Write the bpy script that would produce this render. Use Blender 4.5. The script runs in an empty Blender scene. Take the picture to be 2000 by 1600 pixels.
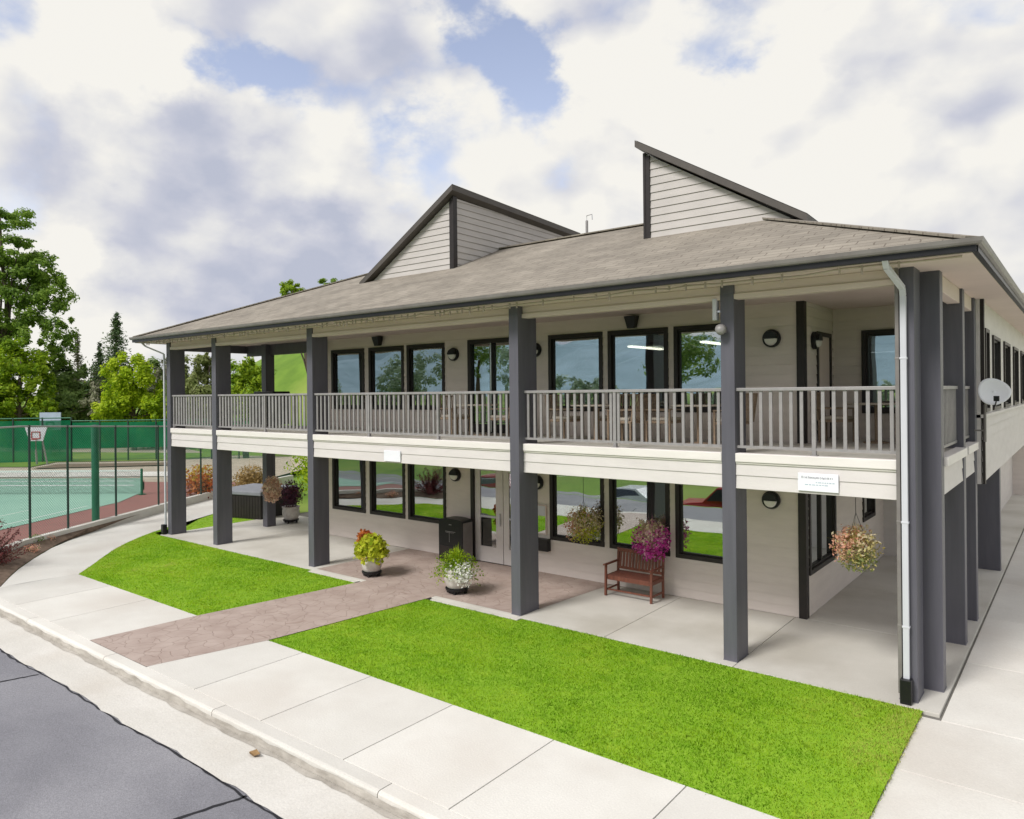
import bpy, bmesh, math, random
import numpy as np
from mathutils import Vector, Matrix

# ------------------------------------------------------------------ camera, sky, sun, exposure
S = bpy.context.scene
COL = S.collection
YAW = math.radians(51.8); ROLL = math.radians(0.57)
FPX, PX, PY = 1425.0, 1000.0, 768.0
CAM = np.array([2.019, -10.989, 4.2])
_v = np.array([-math.cos(YAW), math.sin(YAW), 0.0])
_r = np.array([math.sin(YAW), math.cos(YAW), 0.0]); _u = np.array([0, 0, 1.0])
_R = _r*math.cos(ROLL) - _u*math.sin(ROLL); _U = _u*math.cos(ROLL) + _r*math.sin(ROLL)
cd = bpy.data.cameras.new("camera"); co = bpy.data.objects.new("camera", cd); COL.objects.link(co)
cd.sensor_width = 36; cd.lens = FPX/2000*36; cd.shift_y = -0.016; cd.clip_end = 3000; cd.clip_start = 0.1
M4 = Matrix(((_R[0], _U[0], -_v[0], CAM[0]), (_R[1], _U[1], -_v[1], CAM[1]), (_R[2], _U[2], -_v[2], CAM[2]), (0, 0, 0, 1)))
co.matrix_world = M4
S.camera = co

def ray(x, y): return _v*FPX + _R*(x-PX) - _U*(y-PY)
def onz(x, y, z=0.0):
    d = ray(x, y); return CAM + d*((z-CAM[2])/d[2])
def ony(x, y, Y):
    d = ray(x, y); return CAM + d*((Y-CAM[1])/d[1])
def onx(x, y, X):
    d = ray(x, y); return CAM + d*((X-CAM[0])/d[0])
def atd(x, y, D): return CAM + ray(x, y)/FPX*D

SUN_EL = math.radians(46); SUN_DIR = Vector((-0.22, -0.97, 0)).normalized()
sd = bpy.data.lights.new("sun", 'SUN'); so = bpy.data.objects.new("sun", sd); COL.objects.link(so)
sd.energy = 2.1; sd.angle = math.radians(18); sd.color = (1.0, 0.972, 0.93)
_sv = Vector((SUN_DIR.x*math.cos(SUN_EL), SUN_DIR.y*math.cos(SUN_EL), math.sin(SUN_EL)))
so.rotation_euler = _sv.to_track_quat('Z', 'Y').to_euler(); so.location = (-20, -30, 40)

W = bpy.data.worlds.new("World"); S.world = W; W.use_nodes = True
nt = W.node_tree; nt.nodes.clear()
N = nt.nodes.new; L = nt.links.new
def wmath(op, a, b=None, clamp=False):
    n = N('ShaderNodeMath'); n.operation = op; n.use_clamp = clamp
    for i, q in enumerate((a, b)):
        if q is None: continue
        if isinstance(q, (int, float)): n.inputs[i].default_value = q
        else: L(q, n.inputs[i])
    return n.outputs[0]
def wvec(op, a, b):
    n = N('ShaderNodeVectorMath'); n.operation = op
    for i, q in enumerate((a, b)):
        if q is None: continue
        if isinstance(q, (tuple, list)): n.inputs[i].default_value = q
        else: L(q, n.inputs[i])
    return n
def wnoise(vec, scale, detail=6, rough=0.55, dist=0.0):
    n = N('ShaderNodeTexNoise'); n.inputs['Scale'].default_value = scale; n.inputs['Detail'].default_value = detail
    n.inputs['Roughness'].default_value = rough; n.inputs['Distortion'].default_value = dist
    L(vec, n.inputs['Vector']); return n
sky = N('ShaderNodeTexSky'); sky.sky_type = 'NISHITA'; sky.sun_disc = False
sky.sun_elevation = SUN_EL; sky.sun_rotation = math.atan2(SUN_DIR.x, SUN_DIR.y)
sky.air_density = 1.0; sky.dust_density = 0.6; sky.ozone_density = 2.0
tc = N('ShaderNodeTexCoord'); nrm = wvec('NORMALIZE', tc.outputs['Generated'], None).outputs[0]
# stretch the cloud field horizontally and keep it growing toward the zenith
mp = N('ShaderNodeMapping'); mp.inputs['Scale'].default_value = (1, 1, 1.5); L(nrm, mp.inputs[0])
cv = mp.outputs[0]
warp = wnoise(cv, 3.2, 7, 0.62)
wv = wvec('SUBTRACT', warp.outputs['Color'], (0.5, 0.5, 0.5)).outputs[0]
wsc = wvec('SCALE', wv, None); wsc.inputs['Scale'].default_value = 0.42
wdir = wvec('ADD', nrm, wsc.outputs[0]).outputs[0]
def blob(px, py, rad, amt):
    d = ray(px, py); d = d/np.linalg.norm(d)
    dn = wvec('DISTANCE', wdir, tuple(float(q) for q in d)).outputs['Value']
    m = N('ShaderNodeMapRange'); m.interpolation_type = 'SMOOTHSTEP'
    m.inputs['From Min'].default_value = rad; m.inputs['From Max'].default_value = 0.0
    m.inputs['To Min'].default_value = 0; m.inputs['To Max'].default_value = amt
    L(dn, m.inputs['Value']); return m.outputs[0]
def field(vec):
    """billowy cumulus height: rounded cells over smooth noise"""
    nz = wnoise(vec, 3.3, 6, 0.52, 0.2)
    wn = wnoise(vec, 9.0, 3, 0.5); w1 = wvec('SUBTRACT', wn.outputs['Color'], (0.5, 0.5, 0.5)).outputs[0]
    w2 = wvec('SCALE', w1, None); w2.inputs['Scale'].default_value = 0.055; vv = wvec('ADD', vec, w2.outputs[0]).outputs[0]
    acc = wmath('MULTIPLY', nz.outputs['Fac'], 0.8)
    for sc_, am in ((4.6, .42), (10.5, .17), (24.0, .06)):
        vo = N('ShaderNodeTexVoronoi'); vo.feature = 'F1'; vo.inputs['Scale'].default_value = sc_
        L(vv, vo.inputs['Vector']); acc = wmath('ADD', acc, wmath('MULTIPLY', vo.outputs['Distance'], -am))
    return wmath('ADD', acc, 0.32)
n1 = field(cv)
cover = n1
for q in ((520, 150, .13, -.24), (400, 60, .06, -.12), (520, 130, .07, -.12), (1250, 20, .07, -.16), (1960, 40, .16, -.1), (990, 10, .09, -.20), (1060, 90, .09, -.24), (1390, 90, .12, -.20), (1240, 10, .06, -.12), (850, 270, .16, -.16), (1075, 380, .13, -.17),
          (1960, 60, .24, -.22), (1780, 130, .15, -.12), (1300, 200, .10, -.12), (60, 60, .10, -.16), (150, 590, .12, -.06),
          (1650, 300, .35, .20), (1900, 420, .30, .20), (300, 100, .14, .12), (400, 300, .25, .12), (1180, 60, .12, .25), (750, 60, .14, .12), (900, 150, .10, .08), (1250, 330, .18, .14), (700, 130, .16, .12), (640, 420, .2, .1)):
    cover = wmath('ADD', cover, blob(*q))
sz = N('ShaderNodeSeparateXYZ'); L(nrm, sz.inputs[0])
hz = N('ShaderNodeMapRange'); hz.inputs['From Min'].default_value = 0.28; hz.inputs['From Max'].default_value = 0.0; hz.inputs['To Max'].default_value = 0.22; L(sz.outputs[2], hz.inputs['Value'])
cover = wmath('ADD', cover, hz.outputs[0])
cover = wmath('ADD', cover, 0.03)
mask = N('ShaderNodeMapRange'); mask.interpolation_type = 'SMOOTHSTEP'
mask.inputs['From Min'].default_value = 0.19; mask.inputs['From Max'].default_value = 0.40; L(cover, mask.inputs['Value'])
# relief: density here minus density toward the light gives bright billows and grey-lavender bases
off = wvec('ADD', cv, (-0.01, -0.05, 0.045)).outputs[0]
n2 = field(off)
n3 = wnoise(cv, 1.7, 4, 0.5)
rel = wmath('SUBTRACT', n2, n1)
rel = wmath('MULTIPLY', rel, -3.0)
sh = wmath('ADD', rel, wmath('MULTIPLY', wmath('SUBTRACT', n3.outputs['Fac'], 0.5), 1.1))
sh = wmath('ADD', sh, 0.70)
for q in ((470, 500, .22, -.34), (250, 410, .15, -.36), (580, 560, .16, -.32), (380, 570, .12, -.2), (210, 620, .08, -.2), (80, 390, .14, -.15), (800, 330, .12, -.15),
          (160, 520, .10, .5), (330, 120, .10, .5), (440, 180, .07, .5), (130, 70, .09, .35), (1200, 80, .10, .5), (1290, 320, .13, .3), (1520, 170, .10, .35), (1650, 380, .5, .34), (350, 300, .2, .15), (620, 300, .13, .4), (60, 130, .06, .3), (1950, 100, .25, -.35), (1750, 170, .14, -.2), (900, 350, .10, -.15)):
    sh = wmath('ADD', sh, blob(*q))
cr = N('ShaderNodeValToRGB'); e = cr.color_ramp.elements
e[0].position = -0.0; e[0].color = (0.50, 0.53, 0.64, 1); e[1].position = 1.0; e[1].color = (0.92, 0.90, 0.85, 1)
q = e.new(0.30); q.color = (0.60, 0.615, 0.70, 1)
q = e.new(0.62); q.color = (0.76, 0.76, 0.775, 1)
L(sh, cr.inputs[0])
csc = wvec('SCALE', cr.outputs[0], None); csc.inputs['Scale'].default_value = 6.6
skm = N('ShaderNodeMix'); skm.data_type = 'RGBA'; skm.blend_type = 'MULTIPLY'; skm.inputs[0].default_value = 1.0
L(sky.outputs[0], skm.inputs[6]); skm.inputs[7].default_value = (1.40, 1.02, 0.84, 1)
sks = wvec('SCALE', skm.outputs[2], None); sks.inputs['Scale'].default_value = 1.6
cm = N('ShaderNodeMix'); cm.data_type = 'RGBA'
L(mask.outputs[0], cm.inputs[0]); L(sks.outputs[0], cm.inputs[6]); L(csc.outputs[0], cm.inputs[7])
bg = N('ShaderNodeBackground'); bg.inputs['Strength'].default_value = 0.1; L(cm.outputs[2], bg.inputs[0])
wo = N('ShaderNodeOutputWorld'); L(bg.outputs[0], wo.inputs[0])

S.view_settings.view_transform = 'Standard'; S.view_settings.look = 'None'; S.view_settings.gamma = 1
S.view_settings.exposure = 0.60
S.cycles.max_bounces = 8; S.cycles.transparent_max_bounces = 16; S.cycles.caustics_reflective = False; S.cycles.caustics_refractive = False

random.seed(7); RNG = np.random.default_rng(7)

# ------------------------------------------------------------------ materials
def newmat(name):
    m = bpy.data.materials.new(name); m.use_nodes = True; m.node_tree.nodes.clear(); return m, m.node_tree
def pmat(name, c1, c2=None, rough=0.7, scale=3.0, detail=6, bump=0.0, bscale=None, spec=0.35, stretch=(1, 1, 1), metal=0.0, c3=None, scale3=0.6, coords='Object', lo=0.3, hi=0.7, island=0.0, grit=0.0):
    m, t = newmat(name); n = t.nodes.new; l = t.links.new
    o = n('ShaderNodeOutputMaterial'); b = n('ShaderNodeBsdfPrincipled'); l(b.outputs[0], o.inputs[0])
    b.inputs['Roughness'].default_value = rough; b.inputs['Specular IOR Level'].default_value = spec; b.inputs['Metallic'].default_value = metal
    tcn = n('ShaderNodeTexCoord'); mpn = n('ShaderNodeMapping'); mpn.inputs['Scale'].default_value = stretch
    l(tcn.outputs[coords], mpn.inputs[0])
    if c2 is None: c2 = tuple(q*0.85 for q in c1)
    nz = n('ShaderNodeTexNoise'); nz.inputs['Scale'].default_value = scale; nz.inputs['Detail'].default_value = detail; nz.inputs['Roughness'].default_value = 0.6
    l(mpn.outputs[0], nz.inputs['Vector'])
    r = n('ShaderNodeValToRGB'); r.color_ramp.elements[0].position = lo; r.color_ramp.elements[1].position = hi
    r.color_ramp.elements[0].color = (*c2, 1); r.color_ramp.elements[1].color = (*c1, 1); l(nz.outputs['Fac'], r.inputs[0])
    colr = r.outputs[0]
    if c3 is not None:
        nz3 = n('ShaderNodeTexNoise'); nz3.inputs['Scale'].default_value = scale3; nz3.inputs['Detail'].default_value = 5
        l(tcn.outputs[coords], nz3.inputs['Vector'])
        mr = n('ShaderNodeMapRange'); mr.inputs['From Min'].default_value = 0.48; mr.inputs['From Max'].default_value = 0.68; l(nz3.outputs['Fac'], mr.inputs['Value'])
        mx = n('ShaderNodeMix'); mx.data_type = 'RGBA'; l(mr.outputs[0], mx.inputs[0]); l(colr, mx.inputs[6]); mx.inputs[7].default_value = (*c3, 1)
        colr = mx.outputs[2]
    if grit:
        gz = n('ShaderNodeTexNoise'); gz.inputs['Scale'].default_value = 45; gz.inputs['Detail'].default_value = 3; gz.inputs['Roughness'].default_value = .8; l(tcn.outputs[coords], gz.inputs['Vector'])
        gm = n('ShaderNodeMapRange'); gm.inputs['From Min'].default_value = .3; gm.inputs['From Max'].default_value = .7; gm.inputs['To Min'].default_value = 1-grit; gm.inputs['To Max'].default_value = 1+grit; l(gz.outputs['Fac'], gm.inputs['Value'])
        gs = n('ShaderNodeVectorMath'); gs.operation = 'SCALE'; l(colr, gs.inputs[0]); l(gm.outputs[0], gs.inputs['Scale']); colr = gs.outputs[0]
    if island:
        ge = n('ShaderNodeNewGeometry'); mi_ = n('ShaderNodeMapRange'); mi_.inputs['To Min'].default_value = 1-island; mi_.inputs['To Max'].default_value = 1+island*.6; l(ge.outputs['Random Per Island'], mi_.inputs['Value'])
        vs_ = n('ShaderNodeVectorMath'); vs_.operation = 'SCALE'; l(colr, vs_.inputs[0]); l(mi_.outputs[0], vs_.inputs['Scale']); colr = vs_.outputs[0]
    l(colr, b.inputs['Base Color'])
    if bump:
        nb = n('ShaderNodeTexNoise'); nb.inputs['Scale'].default_value = bscale or scale*8; nb.inputs['Detail'].default_value = 4
        l(mpn.outputs[0], nb.inputs['Vector'])
        bp = n('ShaderNodeBump'); bp.inputs['Strength'].default_value = bump; bp.inputs['Distance'].default_value = 0.02
        l(nb.outputs['Fac'], bp.inputs['Height']); l(bp.outputs[0], b.inputs['Normal'])
    return m
def leafmat(name, cols, trans=0.35, nscale=0.5, rnd_amt=0.5):
    """foliage: a colour per leaf plus slow clump variation"""
    m, t = newmat(name); n = t.nodes.new; l = t.links.new
    o = n('ShaderNodeOutputMaterial'); g = n('ShaderNodeNewGeometry'); r = n('ShaderNodeValToRGB')
    els = r.color_ramp.elements
    els[0].color = (*cols[0], 1); els[1].color = (*cols[-1], 1)
    for i, c in enumerate(cols[1:-1]):
        q = els.new((i+1)/(len(cols)-1)); q.color = (*c, 1)
    tcn = n('ShaderNodeTexCoord'); nz = n('ShaderNodeTexNoise'); nz.inputs['Scale'].default_value = nscale; nz.inputs['Detail'].default_value = 3
    l(tcn.outputs['Object'], nz.inputs['Vector'])
    a = n('ShaderNodeMath'); a.operation = 'MULTIPLY_ADD'; l(nz.outputs['Fac'], a.inputs[0]); a.inputs[1].default_value = 1.6; a.inputs[2].default_value = -0.55
    b = n('ShaderNodeMath'); b.operation = 'MULTIPLY_ADD'; l(g.outputs['Random Per Island'], b.inputs[0]); b.inputs[1].default_value = rnd_amt; l(a.outputs[0], b.inputs[2])
    l(b.outputs[0], r.inputs[0])
    d = n('ShaderNodeBsdfPrincipled'); d.inputs['Roughness'].default_value = 0.55; d.inputs['Specular IOR Level'].default_value = 0.25
    tr = n('ShaderNodeBsdfTranslucent'); mx = n('ShaderNodeMixShader'); mx.inputs[0].default_value = trans
    l(r.outputs[0], d.inputs['Base Color']); l(r.outputs[0], tr.inputs[0])
    l(d.outputs[0], mx.inputs[1]); l(tr.outputs[0], mx.inputs[2]); l(mx.outputs[0], o.inputs[0])
    return m
def emat(name, c, s):
    m, t = newmat(name); e = t.nodes.new('ShaderNodeEmission'); e.inputs[0].default_value = (*c, 1); e.inputs[1].default_value = s
    o = t.nodes.new('ShaderNodeOutputMaterial'); t.links.new(e.outputs[0], o.inputs[0]); return m
def glassmat(name, tint=(0.72, 0.78, 0.75), base=0.22, k=2.2):
    m, t = newmat(name); n = t.nodes.new; l = t.links.new
    o = n('ShaderNodeOutputMaterial'); tr = n('ShaderNodeBsdfTransparent'); tr.inputs[0].default_value = (*tint, 1)
    gl = n('ShaderNodeBsdfGlossy'); gl.inputs['Roughness'].default_value = 0.0; gl.inputs[0].default_value = (0.92, 0.97, 0.97, 1)
    tcn = n('ShaderNodeTexCoord'); nz = n('ShaderNodeTexNoise'); nz.inputs['Scale'].default_value = 0.9; nz.inputs['Detail'].default_value = 1
    l(tcn.outputs['Object'], nz.inputs['Vector'])
    bp = n('ShaderNodeBump'); bp.inputs['Strength'].default_value = 0.10; bp.inputs['Distance'].default_value = 0.05; l(nz.outputs['Fac'], bp.inputs['Height'])
    l(bp.outputs[0], gl.inputs['Normal'])
    f = n('ShaderNodeFresnel'); f.inputs[0].default_value = 1.5
    a = n('ShaderNodeMath'); a.operation = 'MULTIPLY_ADD'; a.use_clamp = True; l(f.outputs[0], a.inputs[0]); a.inputs[1].default_value = k; a.inputs[2].default_value = base
    mx = n('ShaderNodeMixShader'); l(a.outputs[0], mx.inputs[0]); l(tr.outputs[0], mx.inputs[1]); l(gl.outputs[0], mx.inputs[2]); l(mx.outputs[0], o.inputs[0])
    return m

M = {}
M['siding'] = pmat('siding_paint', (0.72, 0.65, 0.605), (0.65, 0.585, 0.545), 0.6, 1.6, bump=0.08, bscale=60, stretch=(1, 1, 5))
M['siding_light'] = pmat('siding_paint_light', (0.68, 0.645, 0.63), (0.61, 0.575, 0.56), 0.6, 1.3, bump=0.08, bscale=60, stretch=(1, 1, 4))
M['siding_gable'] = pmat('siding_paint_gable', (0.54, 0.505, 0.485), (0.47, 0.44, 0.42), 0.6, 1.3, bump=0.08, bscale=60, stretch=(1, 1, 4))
M['cap'] = pmat('cap_paint', (0.80, 0.765, 0.735), (0.71, 0.675, 0.645), 0.5, 1.2, stretch=(1, 1, 6))
M['header'] = pmat('header_paint', (0.70, 0.595, 0.545), (0.64, 0.54, 0.495), 0.6, 1.0)
M['soffit'] = pmat('soffit_paint', (0.68, 0.57, 0.52), (0.62, 0.515, 0.47), 0.7, 1.2)
M['column'] = pmat('column_paint', (0.118, 0.116, 0.140), (0.090, 0.088, 0.108), 0.45, 2.5, bump=0.05, bscale=25, stretch=(3, 3, 0.25), spec=0.4)
M['trim'] = pmat('dark_trim', (0.028, 0.022, 0.021), (0.018, 0.015, 0.015), 0.45, 4)
M['black'] = pmat('black_metal', (0.013, 0.013, 0.015), (0.008, 0.008, 0.01), 0.35, 5)
M['rail'] = pmat('rail_paint', (0.33, 0.315, 0.315), (0.25, 0.24, 0.24), 0.4, 6, spec=0.5)
M['gutter'] = pmat('gutter_metal', (0.23, 0.215, 0.205), (0.17, 0.155, 0.15), 0.4, 3)
M['rake'] = pmat('rake_boards', (0.10, 0.088, 0.078), (0.075, 0.066, 0.06), 0.5, 3)
M['white'] = pmat('white_paint', (0.60, 0.61, 0.66), (0.52, 0.53, 0.57), 0.4, 3, stretch=(1, 1, .3))
M['concrete'] = pmat('concrete', (0.70, 0.685, 0.64), (0.62, 0.60, 0.555), 0.85, 0.9, detail=10, bump=0.15, bscale=40, c3=(0.58, 0.545, 0.495), scale3=0.35, island=0.09, grit=.07)
M['concrete_porch'] = pmat('concrete_porch', (0.63, 0.61, 0.56), (0.54, 0.52, 0.47), 0.7, 0.9, detail=10, bump=0.1, bscale=40, c3=(0.47, 0.445, 0.39), scale3=0.5, island=0.06, grit=.06)
M['gutterpan'] = pmat('gutter_concrete', (0.64, 0.62, 0.58), (0.56, 0.54, 0.495), 0.9, 1.4, detail=10, bump=0.25, bscale=30, c3=(0.56, 0.53, 0.48), scale3=0.9, grit=.09)
M['joint'] = pmat('joint_dark', (0.20, 0.19, 0.17), (0.13, 0.125, 0.11), 0.9, 5)
M['curbface'] = pmat('curb_stained', (0.50, 0.47, 0.42), (0.30, 0.275, 0.24), 0.9, 4, detail=8, bump=0.3, bscale=30, stretch=(1, 1, 3))
M['asphalt'] = pmat('asphalt', (0.235, 0.235, 0.258), (0.178, 0.177, 0.198), 0.8, 1.2, detail=12, bump=0.4, bscale=150, stretch=(0.5, 1, 1), c3=(0.27, 0.268, 0.29), scale3=0.4, grit=.22)
M['tar'] = pmat('tar', (0.02, 0.02, 0.024), (0.014, 0.014, 0.018), 0.6, 5)
M['soil'] = pmat('soil', (0.23, 0.165, 0.12), (0.10, 0.07, 0.05), 0.95, 6, detail=10, bump=0.6, bscale=30)
M['soilgreen'] = pmat('lawn_soil', (0.28, 0.46, 0.03), (0.19, 0.36, 0.015), 0.95, 5, detail=8, bump=0.6, bscale=50)
M['court_green'] = pmat('court_green', (0.27, 0.46, 0.36), (0.22, 0.39, 0.31), 0.7, 0.25, detail=8, stretch=(1, 1, 1))
M['court_red'] = pmat('court_maroon', (0.30, 0.125, 0.11), (0.24, 0.10, 0.09), 0.75, 0.6, detail=8)
M['line'] = pmat('court_line', (0.75, 0.78, 0.76), None, 0.7)
M['tan_gravel'] = pmat('tan_gravel', (0.46, 0.40, 0.32), (0.33, 0.28, 0.22), 0.95, 2, detail=10)
M['fence_green'] = pmat('fence_green', (0.02, 0.16, 0.085), (0.015, 0.11, 0.06), 0.5, 5)
M['fence_dark'] = pmat('fence_post_dark', (0.03, 0.06, 0.05), None, 0.5, 5)
M['wood'] = pmat('bench_wood', (0.24, 0.085, 0.055), (0.12, 0.045, 0.03), 0.5, 8, stretch=(2, 2, 0.3))
M['pot'] = pmat('pot_glaze', (0.70, 0.66, 0.64), (0.50, 0.45, 0.42), 0.5, 7, detail=10)
M['glass'] = glassmat('window_glass', (0.72, 0.78, 0.75), 0.38, 2.2)
M['glass_up'] = glassmat('window_glass_upper', (0.78, 0.84, 0.86), 0.32, 2.0)
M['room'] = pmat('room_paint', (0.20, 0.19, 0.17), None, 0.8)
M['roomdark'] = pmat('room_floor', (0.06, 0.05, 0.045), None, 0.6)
M['blind'] = pmat('blind_fabric', (0.45, 0.43, 0.38), None, 0.8, 10, stretch=(1, 1, 6))
M['curtain'] = pmat('curtain_fabric', (0.42, 0.45, 0.30), (0.20, 0.23, 0.12), 0.9, 3, stretch=(6, 6, 0.2))
M['strip'] = emat('lamp_strip', (1.0, 0.90, 0.68), 3.2)
M['lens'] = pmat('lamp_lens', (0.80, 0.78, 0.74), None, 0.35)
M['wicker'] = pmat('wicker', (0.36, 0.27, 0.19), (0.20, 0.14, 0.10), 0.7, 40)
M['cushion'] = pmat('cushion', (0.50, 0.45, 0.38), None, 0.9, 12)
M['bark'] = pmat('bark', (0.13, 0.10, 0.075), (0.06, 0.045, 0.035), 0.9, 6, stretch=(2, 2, .4), bump=0.4)
M['tubgrey'] = pmat('tub_cover', (0.24, 0.25, 0.28), None, 0.6)
M['farwall'] = pmat('neighbour_wall', (0.72, 0.69, 0.62), (0.66, 0.63, 0.56), 0.8, 0.5)
M['farroof'] = pmat('neighbour_roof', (0.40, 0.36, 0.30), None, 0.8, 1)
M['signface'] = pmat('sign_face', (0.84, 0.85, 0.90), (0.78, 0.79, 0.84), 0.4, 2)
M['ink'] = pmat('sign_ink', (0.10, 0.10, 0.13), None, 0.6)
M['inkpale'] = pmat('sign_ink_pale', (0.42, 0.52, 0.60), None, 0.6)
M['chrome'] = pmat('chrome', (0.6, 0.6, 0.62), None, 0.25, metal=0.8)
M['silver'] = pmat('car_silver', (0.55, 0.58, 0.60), None, 0.25, metal=0.4)
M['red'] = pmat('car_red', (0.38, 0.025, 0.03), None, 0.25)
M['tyre'] = pmat('tyre', (0.02, 0.02, 0.02), None, 0.8)
M['carglass'] = pmat('car_glass', (0.03, 0.035, 0.04), None, 0.05, spec=0.8)

def shingle_mat():
    m, t = newmat('roof_shingles'); n = t.nodes.new; l = t.links.new
    o = n('ShaderNodeOutputMaterial'); b = n('ShaderNodeBsdfPrincipled'); l(b.outputs[0], o.inputs[0]); b.inputs['Roughness'].default_value = 0.9; b.inputs['Specular IOR Level'].default_value = 0.2
    uv = n('ShaderNodeUVMap'); 
    br = n('ShaderNodeTexBrick'); br.inputs['Scale'].default_value = 1.0; br.inputs['Brick Width'].default_value = 0.42; br.inputs['Row Height'].default_value = 0.19
    br.inputs['Mortar Size'].default_value = 0.010; br.inputs['Mortar Smooth'].default_value = 0.3; br.offset = 0.37; br.squash = 1.0
    br.inputs['Color1'].default_value = (0.30, 0.27, 0.225, 1); br.inputs['Color2'].default_value = (0.24, 0.215, 0.18, 1); br.inputs['Mortar'].default_value = (0.16, 0.135, 0.11, 1)
    nzw = n('ShaderNodeTexNoise'); nzw.inputs['Scale'].default_value = 5; l(uv.outputs[0], nzw.inputs['Vector'])
    va = n('ShaderNodeVectorMath'); va.operation = 'MULTIPLY_ADD'; l(nzw.outputs['Color'], va.inputs[0]); va.inputs[1].default_value = (0.09, 0.05, 0); l(uv.outputs[0], va.inputs[2])
    l(va.outputs[0], br.inputs['Vector'])
    nz = n('ShaderNodeTexNoise'); nz.inputs['Scale'].default_value = 1.0; nz.inputs['Detail'].default_value = 8; l(uv.outputs[0], nz.inputs['Vector'])
    nz2 = n('ShaderNodeTexNoise'); nz2.inputs['Scale'].default_value = 60; nz2.inputs['Detail'].default_value = 3; l(uv.outputs[0], nz2.inputs['Vector'])
    mr = n('ShaderNodeMapRange'); mr.inputs['From Min'].default_value = .3; mr.inputs['From Max'].default_value = .7; mr.inputs['To Min'].default_value = .8; mr.inputs['To Max'].default_value = 1.12; l(nz.outputs['Fac'], mr.inputs['Value'])
    mr2 = n('ShaderNodeMapRange'); mr2.inputs['To Min'].default_value = .75; mr2.inputs['To Max'].default_value = 1.25; l(nz2.outputs['Fac'], mr2.inputs['Value'])
    mu = n('ShaderNodeMath'); mu.operation = 'MULTIPLY'; l(mr.outputs[0], mu.inputs[0]); l(mr2.outputs[0], mu.inputs[1])
    sc = n('ShaderNodeVectorMath'); sc.operation = 'SCALE'; l(br.outputs['Color'], sc.inputs[0]); l(mu.outputs[0], sc.inputs['Scale']); l(sc.outputs[0], b.inputs['Base Color'])
    bp = n('ShaderNodeBump'); bp.inputs['Strength'].default_value = 0.6; bp.inputs['Distance'].default_value = 0.012; bp.invert = True; l(br.outputs['Fac'], bp.inputs['Height']); l(bp.outputs[0], b.inputs['Normal'])
    return m
M['roof'] = shingle_mat()
def stamped_mat():
    m, t = newmat('stamped_concrete'); n = t.nodes.new; l = t.links.new
    o = n('ShaderNodeOutputMaterial'); b = n('ShaderNodeBsdfPrincipled'); l(b.outputs[0], o.inputs[0]); b.inputs['Roughness'].default_value = 0.7
    tcn = n('ShaderNodeTexCoord')
    nzw = n('ShaderNodeTexNoise'); nzw.inputs['Scale'].default_value = 2.5; l(tcn.outputs['Object'], nzw.inputs['Vector'])
    va = n('ShaderNodeVectorMath'); va.operation = 'MULTIPLY_ADD'; l(nzw.outputs['Color'], va.inputs[0]); va.inputs[1].default_value = (0.3, 0.3, 0); l(tcn.outputs['Object'], va.inputs[2])
    vo = n('ShaderNodeTexVoronoi'); vo.feature = 'DISTANCE_TO_EDGE'; vo.inputs['Scale'].default_value = 3.6; l(va.outputs[0], vo.inputs['Vector'])
    vc = n('ShaderNodeTexVoronoi'); vc.inputs['Scale'].default_value = 3.6; l(va.outputs[0], vc.inputs['Vector'])
    mr = n('ShaderNodeMapRange'); mr.inputs['From Max'].default_value = 0.03; l(vo.outputs['Distance'], mr.inputs['Value'])
    r = n('ShaderNodeValToRGB'); r.color_ramp.elements[0].color = (0.34, 0.26, 0.225, 1); r.color_ramp.elements[1].color = (0.48, 0.395, 0.35, 1)
    sp = n('ShaderNodeSeparateColor'); l(vc.outputs['Color'], sp.inputs[0])
    nz = n('ShaderNodeTexNoise'); nz.inputs['Scale'].default_value = 2.2; nz.inputs['Detail'].default_value = 8; l(tcn.outputs['Object'], nz.inputs['Vector'])
    ad = n('ShaderNodeMath'); ad.operation = 'MULTIPLY_ADD'; l(sp.outputs[0], ad.inputs[0]); ad.inputs[1].default_value = 0.15
    n2 = n('ShaderNodeMath'); n2.operation = 'MULTIPLY_ADD'; l(nz.outputs['Fac'], n2.inputs[0]); n2.inputs[1].default_value = 1.6; n2.inputs[2].default_value = -0.45; l(n2.outputs[0], ad.inputs[2])
    l(ad.outputs[0], r.inputs[0])
    mx = n('ShaderNodeMix'); mx.data_type = 'RGBA'; l(mr.outputs[0], mx.inputs[0]); mx.inputs[6].default_value = (0.30, 0.225, 0.19, 1); l(r.outputs[0], mx.inputs[7])
    l(mx.outputs[2], b.inputs['Base Color'])
    bp = n('ShaderNodeBump'); bp.inputs['Strength'].default_value = 0.5; bp.inputs['Distance'].default_value = 0.01; l(mr.outputs[0], bp.inputs['Height']); l(bp.outputs[0], b.inputs['Normal'])
    return m
M['stamped'] = stamped_mat()
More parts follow.
